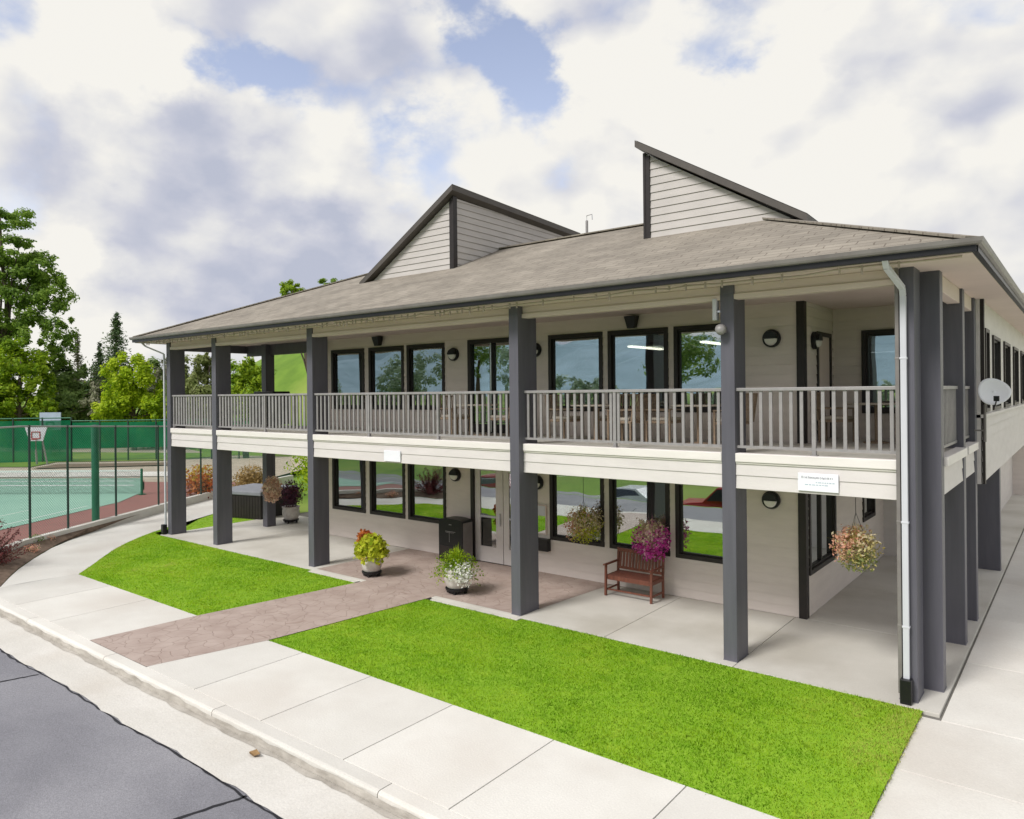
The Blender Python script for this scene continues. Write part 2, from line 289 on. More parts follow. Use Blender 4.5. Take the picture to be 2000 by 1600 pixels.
def mesh_mat(name, col, cell, wire, coords='UV'):
    """chain link: wires as real transparency between a diagonal grid"""
    m, t = newmat(name); n = t.nodes.new; l = t.links.new
    o = n('ShaderNodeOutputMaterial'); uv = n('ShaderNodeUVMap'); mp_ = n('ShaderNodeMapping'); mp_.inputs['Rotation'].default_value = (0, 0, math.radians(45)); mp_.inputs['Scale'].default_value = (1/cell, 1/cell, 1)
    l(uv.outputs[0], mp_.inputs[0]); sx = n('ShaderNodeSeparateXYZ'); l(mp_.outputs[0], sx.inputs[0])
    outs = []
    for i in (0, 1):
        f = n('ShaderNodeMath'); f.operation = 'FRACT'; l(sx.outputs[i], f.inputs[0])
        g = n('ShaderNodeMath'); g.operation = 'LESS_THAN'; l(f.outputs[0], g.inputs[0]); g.inputs[1].default_value = wire; outs.append(g.outputs[0])
    mxm = n('ShaderNodeMath'); mxm.operation = 'MAXIMUM'; l(outs[0], mxm.inputs[0]); l(outs[1], mxm.inputs[1])
    tr = n('ShaderNodeBsdfTransparent'); d = n('ShaderNodeBsdfDiffuse'); d.inputs[0].default_value = (*col, 1)
    mx = n('ShaderNodeMixShader'); l(mxm.outputs[0], mx.inputs[0]); l(tr.outputs[0], mx.inputs[1]); l(d.outputs[0], mx.inputs[2]); l(mx.outputs[0], o.inputs[0])
    return m
M['chain'] = mesh_mat('chain_link', (0.10, 0.26, 0.19), 0.06, 0.12)
M['netmesh'] = mesh_mat('net_mesh', (0.06, 0.07, 0.07), 0.05, 0.16)
def screen_mat():
    m, t = newmat('windscreen_cloth'); n = t.nodes.new; l = t.links.new
    o = n('ShaderNodeOutputMaterial'); tcn = n('ShaderNodeTexCoord'); nz = n('ShaderNodeTexNoise'); nz.inputs['Scale'].default_value = 0.8; nz.inputs['Detail'].default_value = 5; l(tcn.outputs['Object'], nz.inputs['Vector'])
    r = n('ShaderNodeValToRGB'); r.color_ramp.elements[0].position = .3; r.color_ramp.elements[1].position = .7
    r.color_ramp.elements[0].color = (0.01, 0.15, 0.07, 1); r.color_ramp.elements[1].color = (0.02, 0.25, 0.11, 1); l(nz.outputs['Fac'], r.inputs[0])
    d = n('ShaderNodeBsdfDiffuse'); l(r.outputs[0], d.inputs[0]); tr = n('ShaderNodeBsdfTransparent'); tl = n('ShaderNodeBsdfTranslucent'); l(r.outputs[0], tl.inputs[0])
    m1 = n('ShaderNodeMixShader'); m1.inputs[0].default_value = .35; l(d.outputs[0], m1.inputs[1]); l(tl.outputs[0], m1.inputs[2])
    m2 = n('ShaderNodeMixShader'); m2.inputs[0].default_value = .12; l(m1.outputs[0], m2.inputs[1]); l(tr.outputs[0], m2.inputs[2]); l(m2.outputs[0], o.inputs[0])
    return m
M['screen'] = screen_mat()
def groundmat():
    m = pmat('hill_grass', (0.16, 0.27, 0.03), (0.09, 0.17, 0.018), 0.95, 0.35, detail=12, c3=(0.24, 0.30, 0.06), scale3=0.08); return m
M['ground'] = groundmat()
def lawn_mat():
    m, t = newmat('lawn_blades'); n = t.nodes.new; l = t.links.new
    o = n('ShaderNodeOutputMaterial'); tcn = n('ShaderNodeTexCoord'); g = n('ShaderNodeNewGeometry')
    def nz(sc, det, dist=0.0):
        q = n('ShaderNodeTexNoise'); q.inputs['Scale'].default_value = sc; q.inputs['Detail'].default_value = det; q.inputs['Distortion'].default_value = dist; l(tcn.outputs['Object'], q.inputs['Vector']); return q.outputs['Fac']
    def mth(op, a_, b_, c_=None):
        q = n('ShaderNodeMath'); q.operation = op
        for i_, v_ in enumerate((a_, b_, c_)):
            if v_ is None: continue
            if isinstance(v_, (int, float)): q.inputs[i_].default_value = v_
            else: l(v_, q.inputs[i_])
        return q.outputs[0]
    f = mth('MULTIPLY_ADD', nz(0.55, 3, .4), 1.7, -0.62)
    f = mth('MULTIPLY_ADD', nz(3.2, 5, .6), 1.15, mth('SUBTRACT', f, 0.34)); f = mth('MULTIPLY_ADD', g.outputs['Random Per Island'], 0.16, f)
    sx = n('ShaderNodeSeparateXYZ'); l(tcn.outputs['Object'], sx.inputs[0])
    dry = n('ShaderNodeMapRange'); dry.inputs['From Min'].default_value = -1.6; dry.inputs['From Max'].default_value = .4; dry.inputs['To Max'].default_value = .38; l(sx.outputs[0], dry.inputs['Value'])
    f = mth('ADD', mth('SUBTRACT', f, 0.07), dry.outputs[0])
    r = n('ShaderNodeValToRGB'); e_ = r.color_ramp.elements; e_[0].position = .05; e_[0].color = (0.20, 0.45, 0.015, 1); e_[1].position = 1.0; e_[1].color = (0.66, 0.68, 0.16, 1)
    for p_, c_ in ((.35, (0.30, 0.57, 0.02)), (.6, (0.43, 0.67, 0.03)), (.8, (0.56, 0.73, 0.07))): q = e_.new(p_); q.color = (*c_, 1)
    l(f, r.inputs[0])
    d = n('ShaderNodeBsdfDiffuse'); tr = n('ShaderNodeBsdfTranslucent'); mx = n('ShaderNodeMixShader'); mx.inputs[0].default_value = .5
    l(r.outputs[0], d.inputs[0]); l(r.outputs[0], tr.inputs[0]); l(d.outputs[0], mx.inputs[1]); l(tr.outputs[0], mx.inputs[2]); l(mx.outputs[0], o.inputs[0]); return m
M['lawn'] = lawn_mat()
G = {
 'tall': leafmat('leaf_tall', [(0.07, 0.14, 0.02), (0.15, 0.26, 0.035), (0.25, 0.38, 0.05), (0.36, 0.48, 0.10)], .5, .35),
 'bright': leafmat('leaf_bright', [(0.08, 0.17, 0.01), (0.19, 0.32, 0.015), (0.34, 0.47, 0.02), (0.46, 0.56, 0.05)], .5, .5),
 'lime': leafmat('leaf_lime', [(0.15, 0.26, 0.01), (0.32, 0.47, 0.015), (0.48, 0.60, 0.02), (0.58, 0.66, 0.06)], .5, .5),
 'mid': leafmat('leaf_mid', [(0.08, 0.15, 0.035), (0.17, 0.27, 0.06), (0.26, 0.37, 0.10), (0.36, 0.45, 0.17)], .5, .4),
 'pine': leafmat('leaf_pine', [(0.06, 0.11, 0.05), (0.12, 0.19, 0.08), (0.22, 0.29, 0.14)], .45, .6),
 'grey': leafmat('leaf_grey', [(0.12, 0.14, 0.07), (0.2, 0.22, 0.12), (0.3, 0.3, 0.2), (0.36, 0.34, 0.26)], .3, .6),
 'hazy': leafmat('leaf_greygreen', [(0.20, 0.28, 0.18), (0.28, 0.37, 0.25), (0.36, 0.45, 0.32)], .4, .5),
 'willow': leafmat('leaf_pale', [(0.14, 0.18, 0.04), (0.24, 0.28, 0.09), (0.34, 0.36, 0.16)], .4, .5),
 'burgundy': leafmat('leaf_burgundy', [(0.05, 0.010, 0.014), (0.12, 0.025, 0.03), (0.22, 0.06, 0.06), (0.30, 0.12, 0.10)], .3, 2.5),
 'gold': leafmat('petal_gold', [(0.45, 0.28, 0.03), (0.65, 0.45, 0.05), (0.7, 0.55, 0.12)], .4, 4),
 'orange': leafmat('petal_orange', [(0.35, 0.06, 0.02), (0.55, 0.16, 0.04), (0.6, 0.28, 0.08)], .4, 4),
 'chart': leafmat('leaf_chartreuse', [(0.30, 0.38, 0.02), (0.50, 0.55, 0.03), (0.65, 0.66, 0.08)], .4, 4),
 'whitep': leafmat('petal_white', [(0.6, 0.62, 0.55), (0.8, 0.8, 0.76), (0.85, 0.85, 0.82)], .3, 4),
 'magenta': leafmat('petal_magenta', [(0.42, 0.02, 0.24), (0.66, 0.06, 0.44), (0.78, 0.20, 0.60)], .35, 5),
 'cream': leafmat('petal_cream', [(0.62, 0.50, 0.30), (0.75, 0.66, 0.45), (0.8, 0.75, 0.6)], .35, 5),
 'salmon': leafmat('petal_salmon', [(0.62, 0.26, 0.18), (0.74, 0.42, 0.30), (0.80, 0.58, 0.44)], .35, 5),
 'purple': leafmat('leaf_purple', [(0.04, 0.012, 0.03), (0.10, 0.03, 0.06), (0.18, 0.07, 0.12)], .3, 5),
 'straw': leafmat('grass_straw', [(0.24, 0.16, 0.06), (0.38, 0.26, 0.10), (0.48, 0.36, 0.16)], .35, 2),
 'pinkp': leafmat('petal_pink', [(0.75, 0.22, 0.50), (0.82, 0.45, 0.62), (0.85, 0.62, 0.70)], .4, 4),
 'strawgold': leafmat('leaf_strawgold', [(0.45, 0.36, 0.12), (0.62, 0.52, 0.20), (0.72, 0.66, 0.36)], .4, 3),
 'peach': leafmat('petal_peach', [(0.55, 0.30, 0.22), (0.66, 0.45, 0.34), (0.72, 0.58, 0.45)], .3, 5),
}

# ------------------------------------------------------------------ mesh helpers
class MB:
    def __init__(s): s.v = []; s.f = []; s.mi = []; s.uv = {}
    def add(s, vs, fs, mi=0):
        o = len(s.v); s.v += [tuple(map(float, q)) for q in vs]
        for f in fs: s.f.append(tuple(i+o for i in f)); s.mi.append(mi)
    def box(s, x0, x1, y0, y1, z0, z1, mi=0):
        x0, x1 = sorted((x0, x1)); y0, y1 = sorted((y0, y1)); z0, z1 = sorted((z0, z1))
        s.add([(x0, y0, z0), (x1, y0, z0), (x1, y1, z0), (x0, y1, z0), (x0, y0, z1), (x1, y0, z1), (x1, y1, z1), (x0, y1, z1)],
              [(0, 3, 2, 1), (4, 5, 6, 7), (0, 1, 5, 4), (1, 2, 6, 5), (2, 3, 7, 6), (3, 0, 4, 7)], mi); return s
    def bar(s, a, b, w, h=None, mi=0, up=(0, 0, 1)):
        h = h or w; a = Vector(a); b = Vector(b); d = (b-a).normalized(); u = Vector(up)
        if abs(d.dot(u)) > .98: u = Vector((0, 1, 0))
        r = d.cross(u).normalized(); u = r.cross(d)
        vs = [p + r*sx*w/2 + u*sz*h/2 for p in (a, b) for sx, sz in ((-1, -1), (1, -1), (1, 1), (-1, 1))]
        s.add(vs, [(3, 2, 1, 0), (4, 5, 6, 7), (0, 1, 5, 4), (1, 2, 6, 5), (2, 3, 7, 6), (3, 0, 4, 7)], mi); return s
    def tube(s, pts, r, n=8, mi=0):
        pts = [Vector(p) for p in pts]; rr = r if isinstance(r, (list, tuple)) else [r]*len(pts); vs = []
        for i, p in enumerate(pts):
            d = (pts[min(i+1, len(pts)-1)] - pts[max(i-1, 0)]).normalized()
            u = Vector((0, 0, 1)) if abs(d.z) < .95 else Vector((1, 0, 0))
            a = d.cross(u).normalized(); b = a.cross(d)
            for k in range(n):
                t = 2*math.pi*k/n; vs.append(p + (a*math.cos(t)+b*math.sin(t))*rr[i])
        fs = [(i*n+k, i*n+(k+1) % n, (i+1)*n+(k+1) % n, (i+1)*n+k) for i in range(len(pts)-1) for k in range(n)]
        fs += [tuple(range(n))[::-1], tuple(range((len(pts)-1)*n, len(pts)*n))]
        s.add(vs, fs, mi); return s
    def lathe(s, prof, n=24, c=(0, 0, 0), mi=0):
        vs = [(c[0]+r*math.cos(2*math.pi*k/n), c[1]+r*math.sin(2*math.pi*k/n), c[2]+z) for r, z in prof for k in range(n)]
        fs = [(i*n+k, i*n+(k+1) % n, (i+1)*n+(k+1) % n, (i+1)*n+k) for i in range(len(prof)-1) for k in range(n)]
        fs += [tuple(range(n))[::-1], tuple(range((len(prof)-1)*n, len(prof)*n))]
        s.add(vs, fs, mi); return s
    def prism(s, poly, z0, z1, mi=0):
        n = len(poly); vs = [(x, y, z0) for x, y in poly] + [(x, y, z1) for x, y in poly]
        fs = [tuple(range(n))[::-1], tuple(range(n, 2*n))] + [(i, (i+1) % n, n+(i+1) % n, n+i) for i in range(n)]
        s.add(vs, fs, mi); return s
    def build(s, name, mat, parent=None, bevel=0.0, smooth=False, loc=None):
        me = bpy.data.meshes.new(name); me.from_pydata(s.v, [], s.f)
        mats = mat if isinstance(mat, (list, tuple)) else [mat]
        for m in mats: me.materials.append(m)
        if len(mats) > 1: me.polygons.foreach_set('material_index', s.mi)
        if smooth: me.polygons.foreach_set('use_smooth', [True]*len(me.polygons))
        me.update()
        o = bpy.data.objects.new(name, me); COL.objects.link(o)
        if parent: o.parent = parent
        if loc is not None: o.location = loc
        if bevel:
            b = o.modifiers.new('bevel', 'BEVEL'); b.width = bevel; b.segments = 2; b.limit_method = 'ANGLE'; b.angle_limit = math.radians(40)
        return o
def tag(o, label=None, cat=None, group=None, kind=None):
    if label: o['label'] = label
    if cat: o['category'] = cat
    if group: o['group'] = group
    if kind: o['kind'] = kind
    return o
def thing(name, loc, label, cat, group=None, rz=0.0):
    o = bpy.data.objects.new(name, None); COL.objects.link(o); o.location = loc; o.rotation_euler = (0, 0, rz); o.empty_display_size = .2
    return tag(o, label, cat, group)
def struct(name, mb, mat, bevel=0): return tag(mb.build(name, mat, bevel=bevel), kind='structure')
def planar_uv(o, ax, ay, org=(0, 0, 0)):
    me = o.data; uv = me.uv_layers.new(name='UVMap'); ax = Vector(ax); ay = Vector(ay); org = Vector(org)
    for lp in me.loops:
        p = me.vertices[lp.vertex_index].co - org; uv.data[lp.index].uv = (p.dot(ax), p.dot(ay))
def copy_tree(o, parent=None):
    c = o.copy(); COL.objects.link(c); c.parent = parent
    for ch in [q for q in bpy.data.objects if q.parent == o]: copy_tree(ch, c)
    return c

def clip(poly, a, b):
    """clip a convex polygon (u,z) to a<=z<=b"""
    for lim, sg in ((a, 1), (b, -1)):
        out = []
        for i in range(len(poly)):
            p, q = poly[i], poly[(i+1) % len(poly)]; dp = (p[1]-lim)*sg; dq = (q[1]-lim)*sg
            if dp >= 0: out.append(p)
            if (dp > 0 and dq < 0) or (dp < 0 and dq > 0):
                t = dp/(dp-dq); out.append((p[0]+(q[0]-p[0])*t, lim))
        poly = out
        if len(poly) < 3: return []
    return poly
def lap(mb, poly, face, plane, pitch=0.18, out=0.016, zref=0.0, mi=0, gap=0.007):
    """lap siding boards. face 'f' looks toward -Y on the plane Y, face 'r' looks toward +X on the plane X"""
    zs = [q[1] for q in poly]; k0 = math.floor((min(zs)-zref)/pitch)
    z = zref + k0*pitch
    while z < max(zs)-1e-6:
        a, b = max(z, min(zs)), min(z+pitch, max(zs)); a = max(a, z+gap) if z > min(zs)-1e-6 else a
        if b-a < 0.004:
            z += pitch; continue
        pl = clip(list(poly), a, b)
        if len(pl) >= 3 and b-a > 0.003:
            def P(q, o):
                return (q[0], plane-o, q[1]) if face == 'f' else (plane+o, q[0], q[1])
            offs = [out*(1-(q[1]-z)/pitch)+0.001 for q in pl]
            mb.add([P(q, o) for q, o in zip(pl, offs)], [tuple(range(len(pl)))], mi)
            bot = sorted([q for q in pl if abs(q[1]-a) < 1e-6])
            if len(bot) >= 2:
                o = out*(1-(a-z)/pitch)+0.001
                mb.add([P(bot[0], o), P(bot[-1], o), P(bot[-1], -0.002), P(bot[0], -0.002)], [(0, 1, 2, 3)], mi)
        z += pitch
def rects(u0, u1, z0, z1, ops):
    """rectangle u0..u1 x z0..z1 minus openings (u0,u1,z0,z1)"""
    us = sorted({u0, u1} | {max(u0, min(u1, q)) for o in ops for q in o[:2]}); out = []
    for a, b in zip(us, us[1:]):
        if b-a < 1e-4: continue
        mid = (a+b)/2; cuts = sorted([(max(z0, o[2]), min(z1, o[3])) for o in ops if o[0] < mid < o[1]])
        z = z0
        for c0, c1 in cuts:
            if c0 > z+1e-4: out.append((a, b, z, c0))
            z = max(z, c1)
        if z < z1-1e-4: out.append((a, b, z, z1))
    return out
def cards(centers, normals, size, aspect, jit, rng, mats_idx=None, name='foliage', mats=None, parent=None, loc=(0, 0, 0), tri=False):
    """many leaf-sized faces"""
    n = len(centers); nr = normals + rng.normal(0, jit, (n, 3)); nr /= np.linalg.norm(nr, axis=1)[:, None]+1e-9
    ref = rng.normal(0, 1, (n, 3)); a = np.cross(nr, ref); a /= np.linalg.norm(a, axis=1)[:, None]+1e-9; b = np.cross(nr, a)
    sz = size*rng.uniform(.6, 1.35, n)[:, None]
    A = a*sz*.5; B = b*sz*.5*aspect
    V = np.stack([centers-A, centers-B*.9+A*.15, centers+A, centers+B*.9+A*.15], 1).reshape(-1, 3)
    me = bpy.data.meshes.new(name); me.vertices.add(4*n); me.vertices.foreach_set('co', V.astype(np.float32).ravel())
    me.loops.add(4*n); me.loops.foreach_set('vertex_index', np.arange(4*n, dtype=np.int32))
    me.polygons.add(n); me.polygons.foreach_set('loop_start', np.arange(0, 4*n, 4, dtype=np.int32)); me.polygons.foreach_set('loop_total', np.full(n, 4, dtype=np.int32))
    for m in mats: me.materials.append(m)
    if mats_idx is not None: me.polygons.foreach_set('material_index', mats_idx.astype(np.int32))
    me.update(calc_edges=True); me.validate()
    o = bpy.data.objects.new(name, me); COL.objects.link(o); o.location = loc
    if parent: o.parent = parent
    return o
def lobes_pts(lobes, n, rng, shell=.55, clumps=26, cr=.26):
    """leaf positions gathered in clumps through several lobes (cx,cy,cz,rx,ry,rz)"""
    vol = np.array([l[3]*l[4]*l[5] for l in lobes])**.7; pr = vol/vol.sum(); P = []; Nn = []
    for l, k in zip(lobes, rng.multinomial(n, pr)):
        c = np.array(l[:3]); r = np.array(l[3:])
        nc = max(6, int(clumps)); d = rng.normal(0, 1, (nc, 3)); d /= np.linalg.norm(d, axis=1)[:, None]
        rad = rng.uniform(shell, 1.0, nc)[:, None]; cc = d*rad
        idx = rng.integers(0, nc, k); q = rng.normal(0, 1, (k, 3)); q /= np.linalg.norm(q, axis=1)[:, None]
        pt = cc[idx] + q*rng.uniform(.25, 1, k)[:, None]*cr*rng.uniform(.6, 1.3, nc)[idx][:, None]
        P.append(c + pt*r); Nn.append(q*.7 + d[idx]*.5 + np.array([0, 0, .5]))
    return np.vstack(P), np.vstack(Nn)
def trunk(mb, base, top, r0, r1, seed=0, n=6):
    rnd = random.Random(seed); b = Vector(base); t = Vector(top); pts = []; rs = []
    for i in range(n):
        k = i/(n-1); p = b.lerp(t, k); j = (t-b).length*.025
        if 0 < i < n-1: p += Vector((rnd.uniform(-j, j), rnd.uniform(-j, j), 0))
        pts.append(p); rs.append(r0+(r1-r0)*k)
    mb.tube(pts, rs, 8); return pts
def tree(name, D, basepx, lobes_px, leaf, label, group, n=6000, size=.28, depth=1.0, cat='tree', tr=.22, clumps=26, zb=0.0, cr=.26):
    """lobes_px: (x,y,rx,ry) of each crown lobe as seen; each becomes a round volume of its own depth"""
    base = atd(basepx, 770, D); base[2] = zb; loc = Vector(base); rng = np.random.default_rng(abs(hash(label)) % 9999 if False else int(sum(map(ord, label))))
    root = thing(name, loc, label, cat, group)
    lb = []; s = D/FPX
    for (x, y, rx, ry) in lobes_px:
        dd = rng.uniform(-.5, .5)*rx*s*depth; p = atd(x, y, D+dd); lb.append((*(p-np.array(loc)), rx*s, rx*s*depth, ry*s))
    P, Nn = lobes_pts(lb, int(n*1.5), rng, clumps=clumps, cr=cr*1.15)
    cards(P, Nn, size, .6, .5, rng, mats=[leaf], name='crown', parent=root)
    mb = MB(); tops = sorted(lb, key=lambda q: -q[2]); t0 = tops[0]
    tk = trunk(mb, (0, 0, -.2), (t0[0], t0[1], t0[2]), tr, tr*.25, seed=len(label))
    for q in lb[:7]:
        k = tk[2] if q[2] > tk[2].z else tk[1]
        trunk(mb, k, (q[0], q[1], q[2]), tr*.4, tr*.12, seed=int(abs(q[0]*10)), n=4)
    mb.build('trunk', M['bark'], root, smooth=True)
    return root
def conifer(D, x, ytop, ybase, wpx, label, group, n=2500, leaf='pine', size=.3):
    s = D/FPX; base = atd(x, 770, D); base[2] = 0; z1 = atd(x, ytop, D)[2]; z0 = max(0.5, atd(x, ybase, D)[2]); rng = np.random.default_rng(int(sum(map(ord, label))))
    root = thing('conifer_tree', Vector(base), label, 'tree', group); tiers = 24; P = []; Nn = []
    mb = MB(); mb.tube([(0, 0, 0), (0.05, 0, z1*.5), (0, 0, z1)], [.18, .1, .02], 7)
    for i in range(tiers):
        k = i/tiers; z = z1-(z1-z0)*k*1.0; R = wpx*s*(.05+.95*k**.85)*rng.uniform(.55, 1.25)
        for j in range(9):
            a = rng.uniform(0, 6.28); m = max(6, int(n/tiers/9)); t = rng.uniform(.05, 1, m); L_ = R*rng.uniform(.8, 1.3)
            pts = np.stack([np.cos(a)*t*L_, np.sin(a)*t*L_, z - t*L_*.22 + rng.uniform(-.35, .35)], 1) + rng.normal(0, .08*L_+.08, (m, 3))
            P.append(pts); Nn.append(np.tile([0, 0, 1.], (m, 1)))
            if j < 4: mb.bar((0, 0, z), (math.cos(a)*L_*.9, math.sin(a)*L_*.9, z-L_*.25), .04)
    cards(np.vstack(P), np.vstack(Nn), size, .35, .6, rng, mats=[G[leaf]], name='crown', parent=root)
    mb.build('trunk', M['bark'], root)
    return root

# ------------------------------------------------------------------ the ground
def sstep(a, b, x):
    t = min(1, max(0, (x-a)/(b-a))); return t*t*(3-2*t)
def terrain_h(x, y):
    h = -0.20
    h -= 1.45*sstep(-9.6, -11.5, y)                                         # bank down to the lower car park
    h += sstep(-19, -75, y)*5.5                    # hill across the street
    dx, dy = x+60, y-44                                                   # green hill behind the left end
    h += 13*math.exp(-(dx*dx/(26**2)+dy*dy/(16**2)))*sstep(16, 34, y)
    h += 5*sstep(90, 260, y)
    h += 0.5*math.sin(x*.11)*math.sin(y*.09)*sstep(25, 70, abs(x+10)+abs(y))
    return h
ax = sorted(set([-900, -500, -320, -220] + list(range(-170, -60, 8)) + list(range(-60, 20, 4)) + list(range(20, 120, 10)) + [120, 200, 320, 500, 900]))
ay = sorted(set([-900, -500, -320, -220, -160, -120] + list(range(-110, -20, 6)) + [-20, -19, -17, -14, -12, -11.5, -11, -10.5, -10, -9.7, -9.4, -9.2] + list(range(-8, 130, 5)) + [140, 180, 240, 320, 500, 900]))
mb = MB(); mb.add([(x, y, terrain_h(x, y)) for y in ay for x in ax], [(j*len(ax)+i, j*len(ax)+i+1, (j+1)*len(ax)+i+1, (j+1)*len(ax)+i) for j in range(len(ay)-1) for i in range(len(ax)-1)])
g = struct('ground', mb, M['ground'])
mb = MB(); xs_ = np.linspace(-700, 500, 60); rows = []
for j, (yy, k_) in enumerate(((-180, 0), (-260, .35), (-340, .75), (-430, 1.0), (-600, .6))): rows += [(x, yy, -2+k_*(62+26*math.sin(x*.011+1)+12*math.sin(x*.031+j)+5*math.sin(x*.09+2*j))) for x in xs_]
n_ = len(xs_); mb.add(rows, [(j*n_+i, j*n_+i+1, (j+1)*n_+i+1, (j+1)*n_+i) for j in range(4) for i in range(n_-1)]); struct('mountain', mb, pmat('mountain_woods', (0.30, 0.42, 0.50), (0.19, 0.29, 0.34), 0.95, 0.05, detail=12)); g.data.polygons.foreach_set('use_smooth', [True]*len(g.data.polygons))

# road, gutter pan and kerb
rnd = random.Random(3)
mb = MB(); mb.add([(-120, -9.2, -.15), (40, -9.2, -.15), (40, -5.9, -.15), (-120, -5.9, -.15)], [(0, 1, 2, 3)])
mb.add([(-120, -9.2, -.15), (40, -9.2, -.15), (40, -9.5, -.35), (-120, -9.5, -.35)], [(3, 2, 1, 0)])
struct('road', mb, M['asphalt'])
mb = MB()                                                                # concrete gutter pan with a ragged asphalt joint
xs = np.arange(-60, 20, .22); top = -5.84; vs = []; 
for x in xs: vs += [(x, -6.56+rnd.uniform(-.022, .022)+.02*math.sin(x*1.7), -.138), (x, -6.2, -.150+.006), (x, top, -.142)]
k = len(xs); mb.add(vs, [(3*i+j, 3*i+3+j, 3*i+4+j, 3*i+1+j) for i in range(k-1) for j in (0, 1)])
struct('road_gutter', mb, M['gutterpan'])
mb = MB()
for i, x0 in enumerate(np.arange(-60, 20, 3.3)):                         # kerb stones with joints; rounded lip
    x1 = x0+3.288; prof = [(-5.62, -.3), (-5.62, .0), (-5.79, .0), (-5.815, -.008), (-5.83, -.03), (-5.85, -.3)]
    vs = [(x, y, z) for x in (x0, x1) for y, z in prof]; n = len(prof)
    mb.add(vs, [tuple(range(n)), tuple(range(2*n-1, n-1, -1))] + [(j, n+j, n+(j+1) % n, (j+1) % n) for j in range(n)])
struct('kerb', mb, M['concrete'])
mb = MB(); vs = []
for x in xs: vs += [(x, -5.853, -.135), (x, -5.838, -.05+rnd.uniform(-.03, .012)), (x, -5.856, -.1361), (x, -5.915+rnd.uniform(-.03, .02), -.1365)]
mb.add(vs, [(4*i, 4*i+4, 4*i+5, 4*i+1) for i in range(k-1)] + [(4*i+3, 4*i+7, 4*i+6, 4*i+2) for i in range(k-1)])
struct('kerb_dirt', mb, M['curbface'])
def wobble_strip(mb, pts, w, z, seed):
    r_ = random.Random(seed); vs = []
    for i, p in enumerate(pts):
        q = pts[min(i+1, len(pts)-1)]; o = pts[max(i-1, 0)]; d = Vector((q[0]-o[0], q[1]-o[1])).normalized(); nrm_ = Vector((-d.y, d.x)); ww = w*r_.uniform(.5, 1.2)/2
        vs += [(p[0]-nrm_.x*ww, p[1]-nrm_.y*ww, z), (p[0]+nrm_.x*ww, p[1]+nrm_.y*ww, z)]
    mb.add(vs, [(2*i, 2*i+2, 2*i+3, 2*i+1) for i in range(len(pts)-1)])
mb = MB()
wobble_strip(mb, [(x, -6.575+rnd.uniform(-.02, .02)+.02*math.sin(x*1.7), 0) for x in np.arange(-30, 8, .15)], .035, -.1455, 1)
for a, b in (((0, 1332), (75, 1318)), ((345, 1600), (480, 1556))):
    p, q = onz(*a, -.15), onz(*b, -.15); wobble_strip(mb, [(p[0]+(q[0]-p[0])*t+rnd.uniform(-.01, .01), p[1]+(q[1]-p[1])*t+rnd.uniform(-.01, .01)) for t in np.linspace(-.6, 1.0, 14)], .05, -.1455, 2)
struct('road_tar_seam', mb, M['tar'])

# sidewalk flags, each cast slab separated by an open joint over a dark bed
Y0S, Y1S = -5.612, -3.76
mb = MB(); mb.add([(-60, -5.62, -.02), (40, -5.62, -.02), (40, 40, -.02), (-60, 40, -.02)], [(0, 1, 2, 3)])
# bed only under paved areas
mb = MB(); mb.box(-17.3, .30, -5.615, -3.7, -.09, -.012); mb.box(-20.1, .49, -.19, 9.3, -.09, -.012); mb.box(.31, 8.9, -12, 28.9, -.125, -.05); struct('slab_bed', mb, M['joint'])
mb = MB(); J = [.28, -1.36, -3.08, -4.74, -6.4, -8.07, -9.5]
for a, b in zip(J, J[1:]): mb.box(a-.006, b+.006, Y0S, Y1S, -.08, 0)
mb.prism([(-9.506, Y0S), (-9.506, Y1S), (-9.04, Y1S)], -.08, -.0)     # sliver beside the walk
J = [-11.56, -13.3, -15.1, -16.95]
mb.prism([(-11.56, Y0S), (-11.40, Y1S), (-13.3+.006, Y1S), (-13.3+.006, Y0S)], -.08, 0)
for a, b in zip(J[1:], J[2:]): mb.box(a-.006, b+.006, Y0S, Y1S, -.08, 0)
struct('sidewalk', mb, M['concrete'], bevel=.006)
# curved path round the left end
LAWN_L = [(-16.85, -3.76), (-17.6, -3.15), (-18.35, -2.58), (-19.1, -1.98), (-19.75, -1.36), (-20.3, -.75), (-20.8, -.1), (-21.25, .62)]
BED = [(-17.0, -5.3), (-18.0, -4.78), (-18.75, -4.35), (-19.96, -3.54), (-21.2, -2.6), (-22.1, -1.55), (-23.1, -.2), (-24.0, 1.1), (-24.85, 2.4), (-26.2, 4.6), (-27.5, 7.2)]
mb = MB(); inner = LAWN_L + [(-21.9, 1.8), (-22.6, 3.0), (-23.3, 4.6), (-24.2, 7.4)]
vs = [(x, y, -.004) for x, y in inner] ; bo = []
for i in range(len(inner)):
    t = i/(len(inner)-1)*(len(BED)-1); j = min(int(t), len(BED)-2); f = t-j; bo.append((BED[j][0]*(1-f)+BED[j+1][0]*f, BED[j][1]*(1-f)+BED[j+1][1]*f, -.004))
mb.add(vs+bo, [(i, i+1, len(vs)+i+1, len(vs)+i) for i in range(len(vs)-1)])
mb.add([(-16.944, Y0S, -.004), (-16.944, Y1S, -.004), (-16.85, -3.76, -.004), (-17.0, -5.3, -.004), (-17.4, -5.612, -.004)], [(0, 1, 2, 3), (0, 3, 4)])
o = struct('path', mb, M['concrete'])
